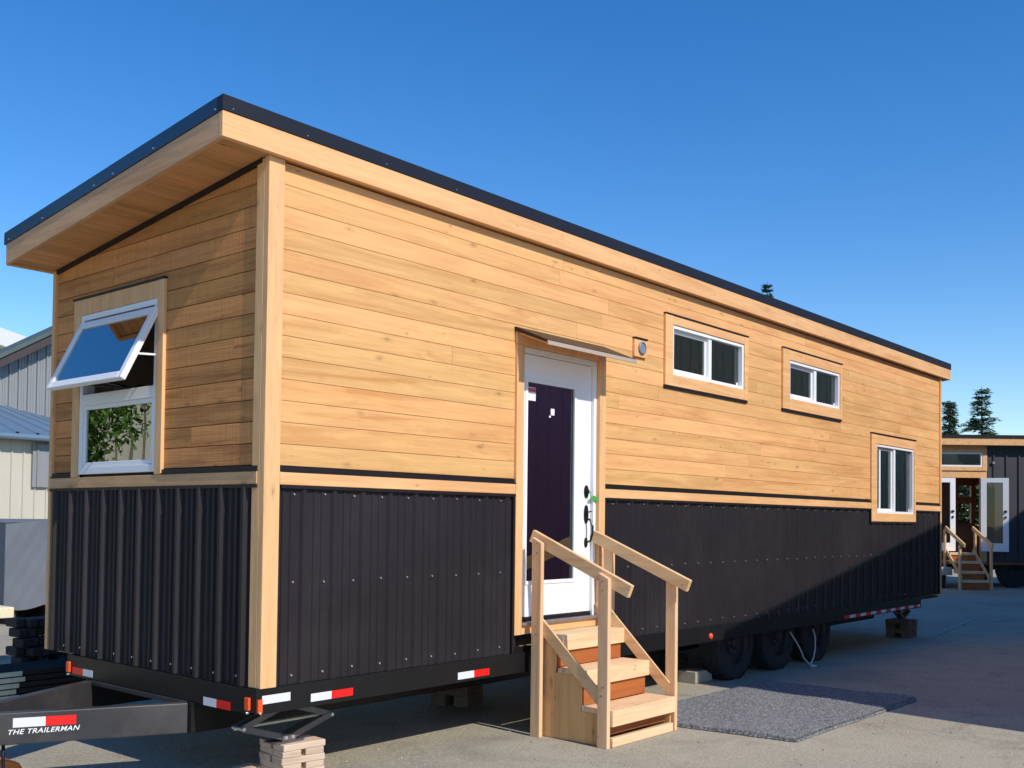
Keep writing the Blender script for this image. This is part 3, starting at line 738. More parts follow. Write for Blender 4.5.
rail(3.186, 3.2235, 'handrail', -.005, -.885, 1.492, 1.134, .092)
rail(2.366, 2.3850, 'brace', -.105, -.70, .885, .350, .088)
rail(3.2095, 3.2245, 'brace', -.06, -.70, .965, .355, .088)

# ---------------------------------------------------------------- mat
def fuzzy_mat():
    rnd = random.Random(3)
    c = [Vector((3.30, -.14, 0)), Vector((3.46, -1.60, 0)), Vector((5.86, -1.62, 0)), Vector((5.86, -.17, 0))]
    nx, ny = 220, 130; mb = MB(); V = []
    def P(u, v):
        a = c[0].lerp(c[3], u); b = c[1].lerp(c[2], u); return a.lerp(b, v)
    for j in range(ny + 1):
        for i in range(nx + 1):
            u, v = i / nx, j / ny; p = P(u, v); e = min(u, 1 - u) * 2.5; e2 = min(v, 1 - v) * 1.45; k = min(1, min(e, e2) / .03)
            p.x += rnd.uniform(-.005, .005) + .012 * math.sin(v * 9) * (u > .97) ; p.y += rnd.uniform(-.005, .005)
            p.z = .006 + k * (.026 + rnd.uniform(-.003, .003) + .008 * math.sin(u * 11 + v * 5) * math.sin(v * 7) + (.02 * max(0, u - .93) / .07 * v)); V.append(p)
    w = nx + 1
    for j in range(ny):
        for i in range(nx):
            a = j * w + i; mb.f.append((a, a + w, a + w + 1, a + 1)); mb.m.append(0); mb.t.append(rnd.random())
    mb.v = [tuple(p) for p in V]
    for k in range(80000):
        u, v = rnd.random(), rnd.random(); p = P(u, v); p.z = .020 + .008 * math.sin(u * 11 + v * 5) * math.sin(v * 7)
        a = rnd.uniform(0, 2 * PI); l = rnd.uniform(.008, .019); d = Vector((math.cos(a), math.sin(a), 0)); s_ = Vector((-d.y, d.x, 0)) * .0022
        q = p + d * rnd.uniform(.002, .010) + Vector((0, 0, l)); n = len(mb.v)
        mb.v += [tuple(p - s_), tuple(p + s_), tuple(q)]; mb.f.append((n, n + 1, n + 2)); mb.m.append(0); mb.t.append(rnd.random())
    o = mb.build('shag_rug', M['rug'], base=(4.6, -.85, 0)); tag(o, 'grey shaggy outdoor rug laid on the ground beside the steps', 'rug'); return o
m, nt, b, out = new_mat('grey_rug_pile'); M['rug'] = m
at = N(nt, 'ShaderNodeAttribute', attribute_name='tone'); r = ramp(nt, at.outputs['Fac'], [(0, (.11, .11, .112)), (.5, (.185, .185, .187)), (1, (.28, .28, .28))]); nt.links.new(r.outputs[0], b.inputs['Base Color']); b.inputs['Roughness'].default_value = .95; b.inputs['Specular IOR Level'].default_value = .1
fuzzy_mat()

# ---------------------------------------------------------------- jacks and cribbing
def jack(cx, cy, z0, z1, half, label):
    t = empty('scissor_jack', (cx, cy, z0), label, 'jack', 'scissor jacks under the trailer')
    B = (cx, cy, z0); zm = (z0 + z1) / 2
    L_, R_ = cx - half, cx + half
    mb = MB(); mb.box(cx - .11, cx + .11, cy - .06, cy + .06, z0, z0 + .008); mb.box(cx - .05, cx + .05, cy - .05, cy - .044, z0 + .008, z0 + .05); mb.box(cx - .05, cx + .05, cy + .044, cy + .05, z0 + .008, z0 + .05)
    mb.build('base_plate', 'steel', t, base=B, bevel=.002)
    mb = MB(); mb.box(cx - .07, cx + .07, cy - .05, cy + .05, z1 - .008, z1); mb.box(cx - .05, cx + .05, cy - .046, cy - .040, z1 - .045, z1 - .008); mb.build('top_plate', 'frame', t, base=B, bevel=.002)
    for (xa, za) in ((cx - .025, z0 + .03), (cx + .025, z0 + .03), (cx - .025, z1 - .025), (cx + .025, z1 - .025)):
        xb = L_ if xa < cx else R_
        mb = MB()
        a = Vector((xa, cy, za)); e = Vector((xb, cy, zm)); d = (e - a).normalized(); u = Vector((-d.z, 0, d.x))
        top = za > zm
        yo = .034 if top else .040
        for s_ in (-1, 1): mb.beam(a + Vector((0, s_ * yo, 0)), e + Vector((0, s_ * yo, 0)), .004, .036, u)
        mb.beam(a + u * .016, e + u * .016, yo * 2 - .006, .004, u)
        mb.build('arm', 'steel', t, base=B)
    mb = MB(); mb.tube([(L_ - .03, cy, zm), (R_ + .02, cy, zm)], .009, 10, 0)
    mb.build('screw_rod', 'rod', t, base=B, smooth=False)
    mb = MB()
    for (xa, za) in ((cx - .025, z0 + .03), (cx + .025, z0 + .03), (cx - .025, z1 - .025), (cx + .025, z1 - .025), (L_, zm), (R_, zm)):
        mb.tube([(xa, cy - .056, za), (xa, cy + .056, za)], .0115, 10)
    mb.build('pivot_bolt', 'bolt', t, base=B, split=True)
    return t
jack(.415, .30, .205, .452, .33, 'steel scissor jack standing open under the near corner post of the cedar house')
jack(11.02, .38, .245, .455, .19, 'scissor jack on a block stack under the far end of the cedar house')
lab_front = ['weathered timber in the topmost layer of the near-corner crib, at the side facing the camera', 'weathered timber in the topmost layer of the near-corner crib, at the side away from the camera']
def timber(cx, cy, z, ang, l, w, h, mat, label, group, slots=True):
    mb = MB(); d = Vector((math.cos(ang), math.sin(ang), 0)); s_ = Vector((-d.y, d.x, 0))
    mb.obox((cx, cy, z + h / 2), d * l / 2, s_ * w / 2, Vector((0, 0, h / 2)))
    o = mb.build('crib_timber', mat, base=(cx, cy, z), bevel=.004); tag(o, label, 'timber', group); return o
def crib(cx, cy, ang, n, size, h, w, mat, where, group):
    order = {0: 'lowest', n - 1: 'topmost'}
    names = ['lowest', 'second', 'third', 'fourth', 'fifth']
    for k in range(n):
        a = ang + (PI / 2 if k % 2 else 0) + random.uniform(-.04, .04); sx_, sy_ = -math.sin(a), math.cos(a)
        for j, o_ in enumerate((-1, 1)):
            lay = 'topmost' if k == n - 1 else names[k]
            side = ('nearer' if (o_ * (sx_ * .76 + sy_ * .65) < 0) else 'farther')
            timber(cx + o_ * sx_ * (size - w) / 2, cy + o_ * sy_ * (size - w) / 2, k * h, a, size * random.uniform(.97, 1.05), w, h - .001, mat, f'{side} timber, {lay} layer of the crib {where}', group)
crib(.50, .33, -.12, 5, .285, .0405, .125, 'crib', 'under the near corner jack', 'timbers cribbed under the near corner jack')
crib(11.06, .40, .0, 4, .32, .061, .12, 'crib_dark', 'under the far-end jack', 'timbers cribbed under the far end jack')
mb = MB(); mb.obox((.22, .50, .02), Vector((.16, .03, 0)), Vector((-.02, .06, 0)), Vector((0, 0, .018))); o = mb.build('ground_plank', 'crib', base=(.22, .50, 0), bevel=.003); tag(o, 'short pale plank lying flat beside the near corner crib', 'plank')
crib(2.95, 1.25, .35, 3, .34, .09, .13, 'crib_dark', 'left of the steps', 'dark timbers cribbed under the trailer')
crib(4.75, .78, .1, 3, .26, .10, .115, 'crib', 'before the first wheel', 'timbers cribbed in front of the wheels')
mb = MB(); mb.prism([(5.30, 0), (5.62, 0), (5.62, .06), (5.50, .115), (5.30, .115)], lambda u, v, a: (u, a, v), .30, .50); o = mb.build('wheel_chock', 'concrete', base=(5.46, .4, 0), bevel=.008); tag(o, 'pale concrete block wedged against the first trailer wheel', 'wheel chock')
# cord hanging off the wheels
mb = MB(); pts = []
A = [(6.93, .10, .40), (7.0, .09, .33), (7.08, .06, .22), (7.13, .03, .10), (7.20, .0, .03), (7.16, -.03, .012), (7.30, -.04, .012), (7.22, .0, .03), (7.36, .03, .08), (7.50, .07, .18), (7.56, .10, .30), (7.52, .12, .42)]
for i in range(len(A) - 1):
    for k in range(4): t = k / 4; pts.append(Vector(A[i]).lerp(Vector(A[i + 1]), t) + Vector((random.uniform(-.004, .004), 0, random.uniform(-.004, .004))))
mb.tube(pts, .0095, 6, 0); o = mb.build('rope', 'cord', base=(7.2, 0, 0), smooth=True); tag(o, 'pale rope looping down between the second and third trailer wheels', 'rope')
mb = MB(); mb.beam((hx + .05, .005, 1.755), (hx + .10, .0, 1.735), .008, .035); mb.beam((hx + .02, .008, 1.735), (hx + .055, .005, 1.76), .008, .018); mb.tube([(hx + .01, .012, 1.80), (hx + .03, .006, 1.75)], .003, 6)
o = mb.build('key_tag', 'green_tag', base=(hx + .05, 0, 1.75)); tag(o, 'small green tag hanging from the white door lock', 'tag')
# orange chock and cable under tongue
mb = MB(); mb.prism([(-.80, 0), (-.62, 0), (-.66, .07), (-.74, .10), (-.80, .04)], lambda u, v, a: (u, a, v), 1.46, 1.58); o = mb.build('ground_block', 'orange', base=(-.7, 1.52, 0), bevel=.01); tag(o, 'small orange block on the ground beneath the trailer tongue', 'block')
mb = MB(); mb.tube([(-.90, 1.14, .28), (-.905, 1.13, .18), (-.90, 1.12, .09), (-.93, 1.10, .012), (-1.1, 1.05, .012)], .010, 8); o = hb(mb, 'brake_cable', 'frame', smooth=True)

# interior furniture glimpsed through the door
t = empty('cabinet', (3.5, 1.5, ZB + .025), 'low sage cabinet with wood top seen through the white door glass', 'cabinet')
mb = MB(); mb.box(3.0, 4.05, 1.20, 1.75, ZB + .026, 1.60); mb.build('carcass', 'cab', t, base=(3.5, 1.5, ZB + .025), bevel=.004)
mb = MB(); mb.box(2.97, 4.08, 1.17, 1.77, 1.601, 1.65); mb.build('top', 'fir_x', t, base=(3.5, 1.5, ZB + .025), bevel=.004)
mb = MB(); mb.box(3.80, 3.86, 1.185, 1.1995, .7, 1.58); mb.build('stile', 'handle', t, base=(3.5, 1.5, ZB + .025))
t = empty('lounge_chair', (4.15, .85, ZB + .025), 'red upholstered chair just inside the white door', 'chair')
mb = MB(); mb.lathe((4.15, .85, 0), (0, 0, 1), [(.001, 1.0), (.26, 1.0), (.31, 1.04), (.31, 1.10), (.26, 1.14), (.001, 1.15)], 24); mb.build('seat', 'red_fabric', t, base=(4.15, .85, ZB + .025), smooth=True)
mb = MB(); mb.lathe((4.15, 1.02, 0), (0, 0, 1), [(.001, 1.12), (.20, 1.14), (.24, 1.25), (.22, 1.38), (.12, 1.46), (.001, 1.48)], 24); mb.build('backrest', 'red_fabric', t, base=(4.15, .85, ZB + .025), smooth=True)
for sx_ in (-1, 1):
    for sy_ in (-1, 1):
        mb = MB(); mb.tube([(4.15 + .2 * sx_, .85 + .2 * sy_, ZB + .026), (4.15 + .16 * sx_, .85 + .16 * sy_, 1.02)], .018, 8); mb.build('leg', 'handle', t, base=(4.15, .85, ZB + .025))

# ---------------------------------------------------------------- background tiny house
fwx, fwy = .76025, .64902; q_ = math.hypot(fwx, fwy); NX, NY = fwx / q_, fwy / q_; UX, UY = NY, -NX
KB = 1.024; PB = Vector((-3.536 + (22.9 + 3.536) * KB, -4.878 + (3.3 + 4.878) * KB, 0))
def BB(u, w, z):
    z2 = 1.568 + (z - 1.568) * KB if z > .3 else z
    return (PB.x + UX * u * KB + NX * w, PB.y + UY * u * KB + NY * w, z2)
bh = empty('tiny_house', tuple(PB), 'dark slate metal tiny house with open glass doors, parked beyond on the right', 'tiny house')
def bb(mb, name, mats, parent=None, **k): return mb.build(name, mats, parent or bh, base=tuple(PB), **k)
def bbox(mb, u0, u1, w0, w1, z0, z1, m=0, tone=None):
    P = [BB(u, w, z) for z in (z0, z1) for u, w in ((u0, w0), (u1, w0), (u1, w1), (u0, w1))]
    mb.mesh(P, [(0, 3, 2, 1), (4, 5, 6, 7), (0, 1, 5, 4), (1, 2, 6, 5), (2, 3, 7, 6), (3, 0, 4, 7)], m, tone)
mb = MB()
ribbed(mb, .715, 5.0, .66, 3.52, lambda u, o, z: BB(u, -o * 1.6, z), pitch=.31, rib=.022, phase=.12, minor=False)
bbox(mb, .70, 5.0, .004, .10, .66, 3.52)
bbox(mb, 4.90, 5.0, .101, 2.5, .66, 3.52)
bb(mb, 'metal_siding', 'bg_siding')
mb = MB()
ribbed(mb, -5.5, -1.2, .66, 3.52, lambda u, o, z: BB(u, -o * 1.6, z), pitch=.31, rib=.022, minor=False)
bbox(mb, -5.5, -1.2, .004, .10, .66, 3.52); bbox(mb, -5.5, -5.4, .101, 2.5, .66, 3.52)
bb(mb, 'metal_siding', 'bg_siding')
mb = MB()   # rear wall with windows
for (u0, u1, v0, v1) in cut([(-5.4, 4.9, .66, 3.40)], [(-.9, -.3, 1.5, 2.6), (1.02, 1.36, 1.62, 2.16), (1.02, 1.36, 2.32, 2.62), (1.47, 1.62, 1.55, 2.65)]): bbox(mb, u0, u1, 2.4, 2.5, v0, v1, 0, .5)
bbox(mb, -5.4, 4.9, .12, 2.39, .60, .68); bbox(mb, -5.4, 4.9, .12, 2.39, 3.41, 3.5)
bbox(mb, .3, 1.9, 1.9, 2.39, .69, 1.50)
bb(mb, 'interior_wall', 'warm_interior')
mb = MB(); bbox(mb, -5.7, 5.2, -.28, 2.7, 3.70, 3.765); br = bb(mb, 'roof', 'roof_metal')
mb = MB(); bbox(mb, -5.7, 5.2, -.25, -.22, 3.52, 3.698, 0, .5); bbox(mb, -5.66, 5.16, -.219, .0, 3.525, 3.54, 0, .2); bb(mb, 'fascia', 'cedar_trim', br)
mb = MB()
bbox(mb, -1.2, .70, .0, .08, 3.435, 3.52, 0, .1)
bbox(mb, -1.2, .70, .0, .08, 2.73, 2.895, 0, .5)
bb(mb, 'lintel', 'cedar_trim')
mb = MB()
for (u0, u1, v0, v1) in cut([(-1.2, .70, 2.90, 3.433)], [(-1.05, .585, 3.0, 3.35)]): bbox(mb, u0, u1, -.03, .08, v0, v1, 0, .6)
tw = bb(mb, 'window', 'cedar_trim', bevel=.006)
mb = MB()
for (u0, u1, v0, v1) in cut([(-1.048, .583, 3.002, 3.348)], [(-1.01, .55, 3.04, 3.31)]): bbox(mb, u0, u1, -.02, .06, v0, v1, 0, .5)
bb(mb, 'frame', 'white', tw)
mb = MB(); bbox(mb, -1.01, .55, .02, .028, 3.04, 3.31, 0, .5); bb(mb, 'pane', 'glass', tw)
mb = MB(); bbox(mb, -1.2, -.86, .0, .08, .66, 2.729, 0, .5); bbox(mb, .545, .699, .0, .08, .66, 2.729, 0, .5); bb(mb, 'door_casing', 'cedar_post', split=True)
def leaf(u0, w0, u1, w1, name='door'):
    mb = MB(); a = Vector((u0, w0)); d = Vector((u1, w1)) - a; L_ = d.length; d.normalize(); n_ = Vector((-d.y, d.x))
    def bx(s0, s1, t0, t1, z0, z1, m_=0, mbx=mb):
        P = []
        for z in (z0, z1):
            for s_, t_ in ((s0, t0), (s1, t0), (s1, t1), (s0, t1)): q = a + d * s_ + n_ * t_; P.append(BB(q.x, q.y, z))
        mbx.mesh(P, [(0, 3, 2, 1), (4, 5, 6, 7), (0, 1, 5, 4), (1, 2, 6, 5), (2, 3, 7, 6), (3, 0, 4, 7)], m_, .5)
    for (s0, s1, z0, z1) in cut([(0, L_, .93, 2.72)], [(.13, L_ - .13, 1.13, 2.61)]): bx(s0, s1, -.02, .02, z0, z1)
    dr = bb(mb, name, 'white_door', bevel=.003)
    m2 = MB(); bx(.131, L_ - .131, -.003, .003, 1.131, 2.609, 0, m2); bb(m2, 'pane', 'glass_far', dr)
    m3 = MB(); bx(L_ - .09, L_ - .05, -.045, -.021, 1.74, 1.79, 0, m3); bx(L_ - .10, L_ - .04, -.05, -.021, 1.88, 1.93, 0, m3); bb(m3, 'handle', 'handle', dr)
leaf(.545, -.02, 1.11, -.28); leaf(-.835, .02, -.065, .02)
mb = MB(); bbox(mb, .82, .88, -.06, -.03, 3.07, 3.13, 0, .5); bb(mb, 'wall_vent', 'vent_grey')
mb = MB(); bbox(mb, -5.4, 4.9, .15, .3, .48, .655, 0, .5); bbox(mb, -5.4, 4.9, 2.1, 2.3, .48, .655, 0, .5); bb(mb, 'trailer_frame', 'frame')
for u in (1.45, 2.35, 3.25):
    for w_ in (.15, 2.2):
        mb = MB(); c = Vector(BB(u, w_, .37)); c.z = .375; mb.lathe(c, (NX, NY, 0), [(.10, .04), (.20, .02), (.22, -.01), (.36, .0), (.378, .03), (.378, .2), (.36, .23), (.1, .23)], 32)
        wh = bb(mb, 'wheel', 'rubber'); mb = MB(); mb.lathe(c, (NX, NY, 0), [(.21, .03), (.20, .06), (.10, .05), (.001, .04)], 24); bb(mb, 'rim', 'rim', wh)
# its steps
s2 = empty('wooden_steps', BB(.3, -.5, 0), 'raw wood steps with handrails at the open doors of the farther house', 'steps')
s2b = BB(.3, -.5, 0)
mb2 = lambda: MB()
for i, (w0, w1, z) in enumerate(((-.98, -.70, .235), (-.74, -.46, .47), (-.50, -.22, .70), (-.26, -.03, .90))):
    mb = MB(); bbox(mb, -.31, .34, w0, w1, z - .06, z); mb.build('tread', 'fir_x', s2, base=s2b, bevel=.004)
    mb = MB(); bbox(mb, -.30, .33, w0 + .03, w0 + .045, max(.003, z - .25), z - .061, 0, .5); mb.build('riser', 'riser', s2, base=s2b)
for u in (-.36, .38):
    for (w0, zt) in ((-.99, 1.10), (-.12, 1.46)):
        mb = MB(); bbox(mb, u - .02, u + .02, w0, w0 + .09, 0, zt); mb.build('post', 'fir_z', s2, base=s2b, bevel=.003)
    mb = MB(); mb.beam(BB(u + (.04 if u < 0 else -.04), -.02, 1.50), BB(u + (.04 if u < 0 else -.04), -1.12, 1.08), .038, .09); mb.build('handrail', 'fir_y', s2, base=s2b, bevel=.003)
    mb = MB(); mb.beam(BB(u + (.04 if u < 0 else -.04), -.05, .95), BB(u + (.04 if u < 0 else -.04), -.95, .28), .03, .09); mb.build('brace', 'fir_y', s2, base=s2b, bevel=.003)
mb = MB(); c = BB(-1.0, .0, 0); mb.obox((c[0], c[1], .42), Vector((UX, UY, 0)) * .75, Vector((NX, NY, 0)) * .3, Vector((0, 0, .10))); o = mb.build('storage_box', 'pale_box', base=(c[0], c[1], .32), bevel=.01)
tag(o, 'cream box below the doors of the farther house, left of its steps', 'box'); 
mb = MB()
for k in (-.5, .5): mb.obox((c[0] + UX * k, c[1] + UY * k, .16), Vector((UX, UY, 0)) * .1, Vector((NX, NY, 0)) * .25, Vector((0, 0, .159)))
for pc, sd_ in zip(mb.pieces(), ('left', 'right')): tag(pc.build('support_block', 'dark_timber', base=(c[0], c[1], 0)), sd_ + ' dark timber block carrying the cream box by the farther house', 'block')

# ---------------------------------------------------------------- building behind on the left
gb = empty('metal_shed', (8, 16, 0), 'grey and cream ribbed metal shed with a lean-to roof, behind on the left', 'shed')
def gbb(mb, name, mats, **k): return mb.build(name, mats, gb, base=(8, 16, 0), **k)
mb = MB(); ribbed(mb, 4.2, 12, 0, 3.05, lambda u, o, z: (u, 16 - o * 1.4, z), pitch=.235, rib=.02, minor=False); mb.box(4.2, 12, 16.004, 16.1, 0, 3.05, 0, .5)
mb.box(4.2, 4.3, 16.101, 20, 0, 3.1, 0, .5); gbb(mb, 'lean_to_wall', 'cream_metal')
zt = lambda x: 4.13 - .19 * (x - 7.07)
mb = MB(); ribbed(mb, 4.0, 12.2, 0, 1, lambda u, o, z: (u, 15.78 + 4.22 * z, 3.17 + o + (zt(u) - 3.17) * z), pitch=.4, rib=.03, minor=False)
mb.mesh([(4, 15.78, 3.10), (12.2, 15.78, 3.10), (12.2, 20, zt(12.2) - .05), (4, 20, zt(4) - .05), (4, 15.78, 3.16), (12.2, 15.78, 3.16), (12.2, 20, zt(12.2) - .01), (4, 20, zt(4) - .01)], [(0, 3, 2, 1), (4, 5, 6, 7), (0, 1, 5, 4), (1, 2, 6, 5), (2, 3, 7, 6), (3, 0, 4, 7)])
gbb(mb, 'lean_to_roof', 'blue_roof')
mb = MB(); mb.tube([(3.95, 15.72, 3.10), (12.2, 15.72, 3.10)], .065, 10); gbb(mb, 'gutter', 'blue_roof')
rk = lambda x: 5.38 + .61 * (x - 7.07) if x < 10 else 5.38 + .61 * (12.93 - x)
mb = MB(); ribbed(mb, 4.4, 15.6, 2.0, 5, lambda u, o, z: (u, 20 - o * 1.6, z), pitch=.22, rib=.03, ztop=lambda u: rk(u) - .30)
mb.prism([(4.4, 2.0), (15.6, 2.0), (15.6, rk(15.6) - .30), (10, rk(9.999) - .30), (4.4, rk(4.4) - .30)], lambda u, v, a: (u, a, v), 20.01, 20.15, 0, .5)
mb.box(4.4, 12, 20.2, 20.3, 0, 3.2, 0, .5)
gbb(mb, 'upper_wall', 'grey_metal')
mb = MB(); mb.prism([(4.0, rk(4) - .33), (10, rk(9.999) - .33), (16, rk(16) - .33), (16, rk(16) - .11), (10, rk(9.999) - .11), (4.0, rk(4) - .11)], lambda u, v, a: (u, a, v), 19.60, 19.68, 0, .5); gbb(mb, 'rake_board', 'brown_trim')
mb = MB(); mb.prism([(3.8, rk(3.8) - .105), (10, rk(9.999) - .105), (16.2, rk(16.2) - .105), (16.2, rk(16.2)), (10, rk(9.999)), (3.8, rk(3.8))], lambda u, v, a: (u, a, v), 19.55, 20.5, 0, .5); gbb(mb, 'roof', 'green_trim')
mb = MB(); mb.box(6.02, 9.2, 15.93, 15.975, 2.12, 2.99, 0, .5)  # cast shadow on the lean-to wall, built as a grey panel
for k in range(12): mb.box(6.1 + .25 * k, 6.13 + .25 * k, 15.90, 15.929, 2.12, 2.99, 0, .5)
gbb(mb, 'wall_shadow_panel', 'grey_metal')
fw_ = empty('far_building', (8, 42, 0), 'white roofed building far behind the grey metal shed', 'building')
mb = MB(); mb.prism([(-14, 0), (19.5, 0), (19.5, 8.2), (16, 9.0), (-14, 9.0)], lambda u, v, a: (u, a, v), 42, 50, 0, .5); mb.build('wall', 'cream_metal', fw_, base=(8, 42, 0))
mb = MB(); mb.prism([(-15, 9.002), (16, 9.002), (20, 8.1), (20, 8.85), (16, 9.75), (-15, 9.75)], lambda u, v, a: (u, a, v), 41.4, 50.6, 0, .5); mb.build('roof', 'far_white', fw_, base=(8, 42, 0))
sh = empty('cream_shed', (-11, 15, 0), 'cream ribbed metal shed beyond the leafy trees on the far left', 'shed')
mb = MB(); ribbed(mb, -16, -6.3, 0, 4.2, lambda u, o, z: (u, 15 - o * 2, z), pitch=.3, rib=.04, minor=False); mb.box(-16, -6.3, 15.01, 15.1, 0, 4.2, 0, .5); mb.box(-6.4, -6.3, 15.101, 19, 0, 4.2, 0, .5); mb.box(-16, -15.9, 15.101, 19, 0, 4.2, 0, .5); mb.build('wall', 'cream_metal', sh, base=(-11, 15, 0))
mb = MB(); mb.prism([(14.6, 4.25), (19.3, 4.9), (19.3, 5.0), (14.6, 4.35)], lambda u, v, a: (a, u, v), -16.3, -6.0, 0, .5); mb.build('roof', 'blue_roof', sh, base=(-11, 15, 0))
# wrapped stack
tw = empty('wrapped_stack', (3.8, 10.7, 0), 'tall stack wrapped in a blue-grey tarp, at the left behind the house corner', 'wrapped stack')
rnd = random.Random(5); mb = MB()
nx, nz = 70, 50
def tarp_pt(u, v):     # u along X, v up
    x = 2.93 + u * 1.7; z = .24 + v * 1.22 + .03 * math.sin(u * 3.2) * (1 - v)
    if v < .02: z -= .05 * abs(math.sin(u * 9))
    s_ = (u * 2.2 - v * 1.0); f = .012 * math.sin(s_ * 4 + 2 * math.sin(v * 3)) + .002 * math.sin(s_ * 23 + 1.3) + .002 * math.sin((u + v) * 17)
    return (x, 10.0 + f + .10 * (1 - v) * u, z + .05 * u * v)
vs = [tarp_pt(i / nx, j / nz) for j in range(nz + 1) for i in range(nx + 1)]
fs = [(j * (nx + 1) + i, j * (nx + 1) + i + 1, (j + 1) * (nx + 1) + i + 1, (j + 1) * (nx + 1) + i) for j in range(nz) for i in range(nx)]
mb.mesh(vs, fs, 0, .5)
mb.mesh([(2.93, 9.98, 1.45), (4.63, 10.03, 1.50), (4.63, 11.4, 1.5), (2.93, 11.4, 1.5), (2.93, 9.98, .26), (2.93, 11.4, .26), (4.63, 11.4, .26), (4.63, 10.1, .26)], [(0, 1, 2, 3), (4, 0, 3, 5), (1, 7, 6, 2), (5, 3, 2, 6)], 0, .5)
mb.build('tarp', 'cloth', tw, base=(3.8, 10.7, 0), smooth=False)
for x in (3.1, 3.75, 4.4):
    mb = MB(); mb.box(x - .06, x + .06, 10.1, 11.35, 0, .235); mb.build('bearer', 'dark_timber', tw, base=(3.8, 10.7, 0), bevel=.004)
# pale crate with slab
cr = empty('pale_crate', (.9, 6.8, 0), 'pale greenish crate with a cream slab lid at the left edge', 'crate')
mb = MB(); mb.box(.1, 1.39, 6.6, 7.2, .0, .42, 0, .5); mb.build('box', 'pale_box', cr, base=(.9, 6.8, 0), bevel=.01)
mb = MB(); mb.box(.0, 1.53, 6.5, 7.25, .45, .565, 0, .6); mb.build('lid', 'cream_timber', cr, base=(.9, 6.8, 0), bevel=.01)
mb = MB(); mb.box(.05, 1.42, 6.58, 7.22, .4205, .4495, 0, .6); mb.build('spacer', 'dark_timber', cr, base=(.9, 6.8, 0))
# stacked dark timber ends
rnd = random.Random(9)
pm = None
for c_ in range(13):
    for r_ in range(7):
        if pm is None:
            mb = MB(); mb.box(-.040, .040, -.0, .22, 0, .078, 0, .5); o = mb.build('dark_timber', 'pile_timber', base=(0, 0, 0), bevel=.010); pm = o
        else: o = pm.copy(); COL.objects.link(o)
        o.location = (.83 + c_ * .093, 4.75 + rnd.uniform(-.10, .06), r_ * .087)
        tag(o, 'dark squared timber stacked end-on behind the far-left house corner', 'timber', 'dark timbers stacked end-on behind the house')
# pile of cream planks: sunlit edge coloured cream, shaded part coloured dark
g_ = 'planks with coloured-in sunlit edges stacked behind the tongue'
lab = ['topmost', 'second from top', 'third from top', 'fourth from top', 'fifth from top', 'lowest']
n = 6
for k in range(n):
    mb = MB(); z = k * .048; xo = rnd.uniform(-.05, .05) + (.06 if k > 3 else 0)
    dd = .10 * k
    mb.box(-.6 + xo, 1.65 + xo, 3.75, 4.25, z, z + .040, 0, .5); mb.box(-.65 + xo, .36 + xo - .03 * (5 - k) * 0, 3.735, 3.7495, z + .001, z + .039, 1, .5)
    o = mb.build('stacked_plank', ['dark_timber', 'cream_timber'], base=(.5, 4, z), bevel=.003); tag(o, f'{lab[n - 1 - k]} plank of the low pile with coloured-in sunlit edges behind the tongue', 'plank', g_)

# ---------------------------------------------------------------- workshop that shades the yard (right, outside the frame)
ws = empty('workshop', (15, -6.8, 0), 'long unseen metal workshop with a pitched roof across the yard', 'workshop')
HX = lambda x: 4.24 + .172 * (x - 5.0) if x < 26 else 4.24 + .172 * 21 - .172 * (x - 26)
def wsb(mb, name, mats, **k): return mb.build(name, mats, ws, base=(15, -6.8, 0), **k)
mb = MB(); mb.prism([(4.85, 0), (44, 0), (44, HX(44) - .12), (26, HX(26) - .12), (4.85, HX(4.85) - .12)], lambda u, v, a: (u, a, v), -4.55, -4.65, 0, .5)
mb.prism([(4.85, 0), (44, 0), (44, HX(44) - .12), (26, HX(26) - .12), (4.85, HX(4.85) - .12)], lambda u, v, a: (u, a, v), -9.0, -9.1, 0, .5)
mb.box(4.85, 4.95, -8.995, -4.655, 0, HX(5) - .13, 0, .5); mb.box(43.9, 44, -8.995, -4.655, 0, .8, 0, .5)
wsb(mb, 'wall', 'shop_wall')
mb = MB(); ribbed(mb, 4.85, 9.4, .02, 5, lambda u, o, z: (u, -4.545 + o, z), pitch=.3, rib=.02, minor=False, ztop=lambda u: HX(u) - .13); wsb(mb, 'metal_siding', 'shop_plum')  # unseen siding, plum only to tint the door glass reflection
mb = MB(); ribbed(mb, 9.4, 26, .02, 5, lambda u, o, z: (u, -4.545 + o, z), pitch=.3, rib=.02, minor=False, ztop=lambda u: HX(u) - .13); wsb(mb, 'metal_siding', 'shop_tan')  # unseen siding, tan only to tint the long-wall window reflections
mb = MB(); mb.prism([(4.84, HX(4.84) - .10), (26, HX(26) - .10), (44.3, HX(44.3) - .10), (44.3, HX(44.3)), (26, HX(26)), (4.84, HX(4.84))], lambda u, v, a: (u, a, v), -9.3, -4.5, 0, .5); wsb(mb, 'roof', 'roof_metal')

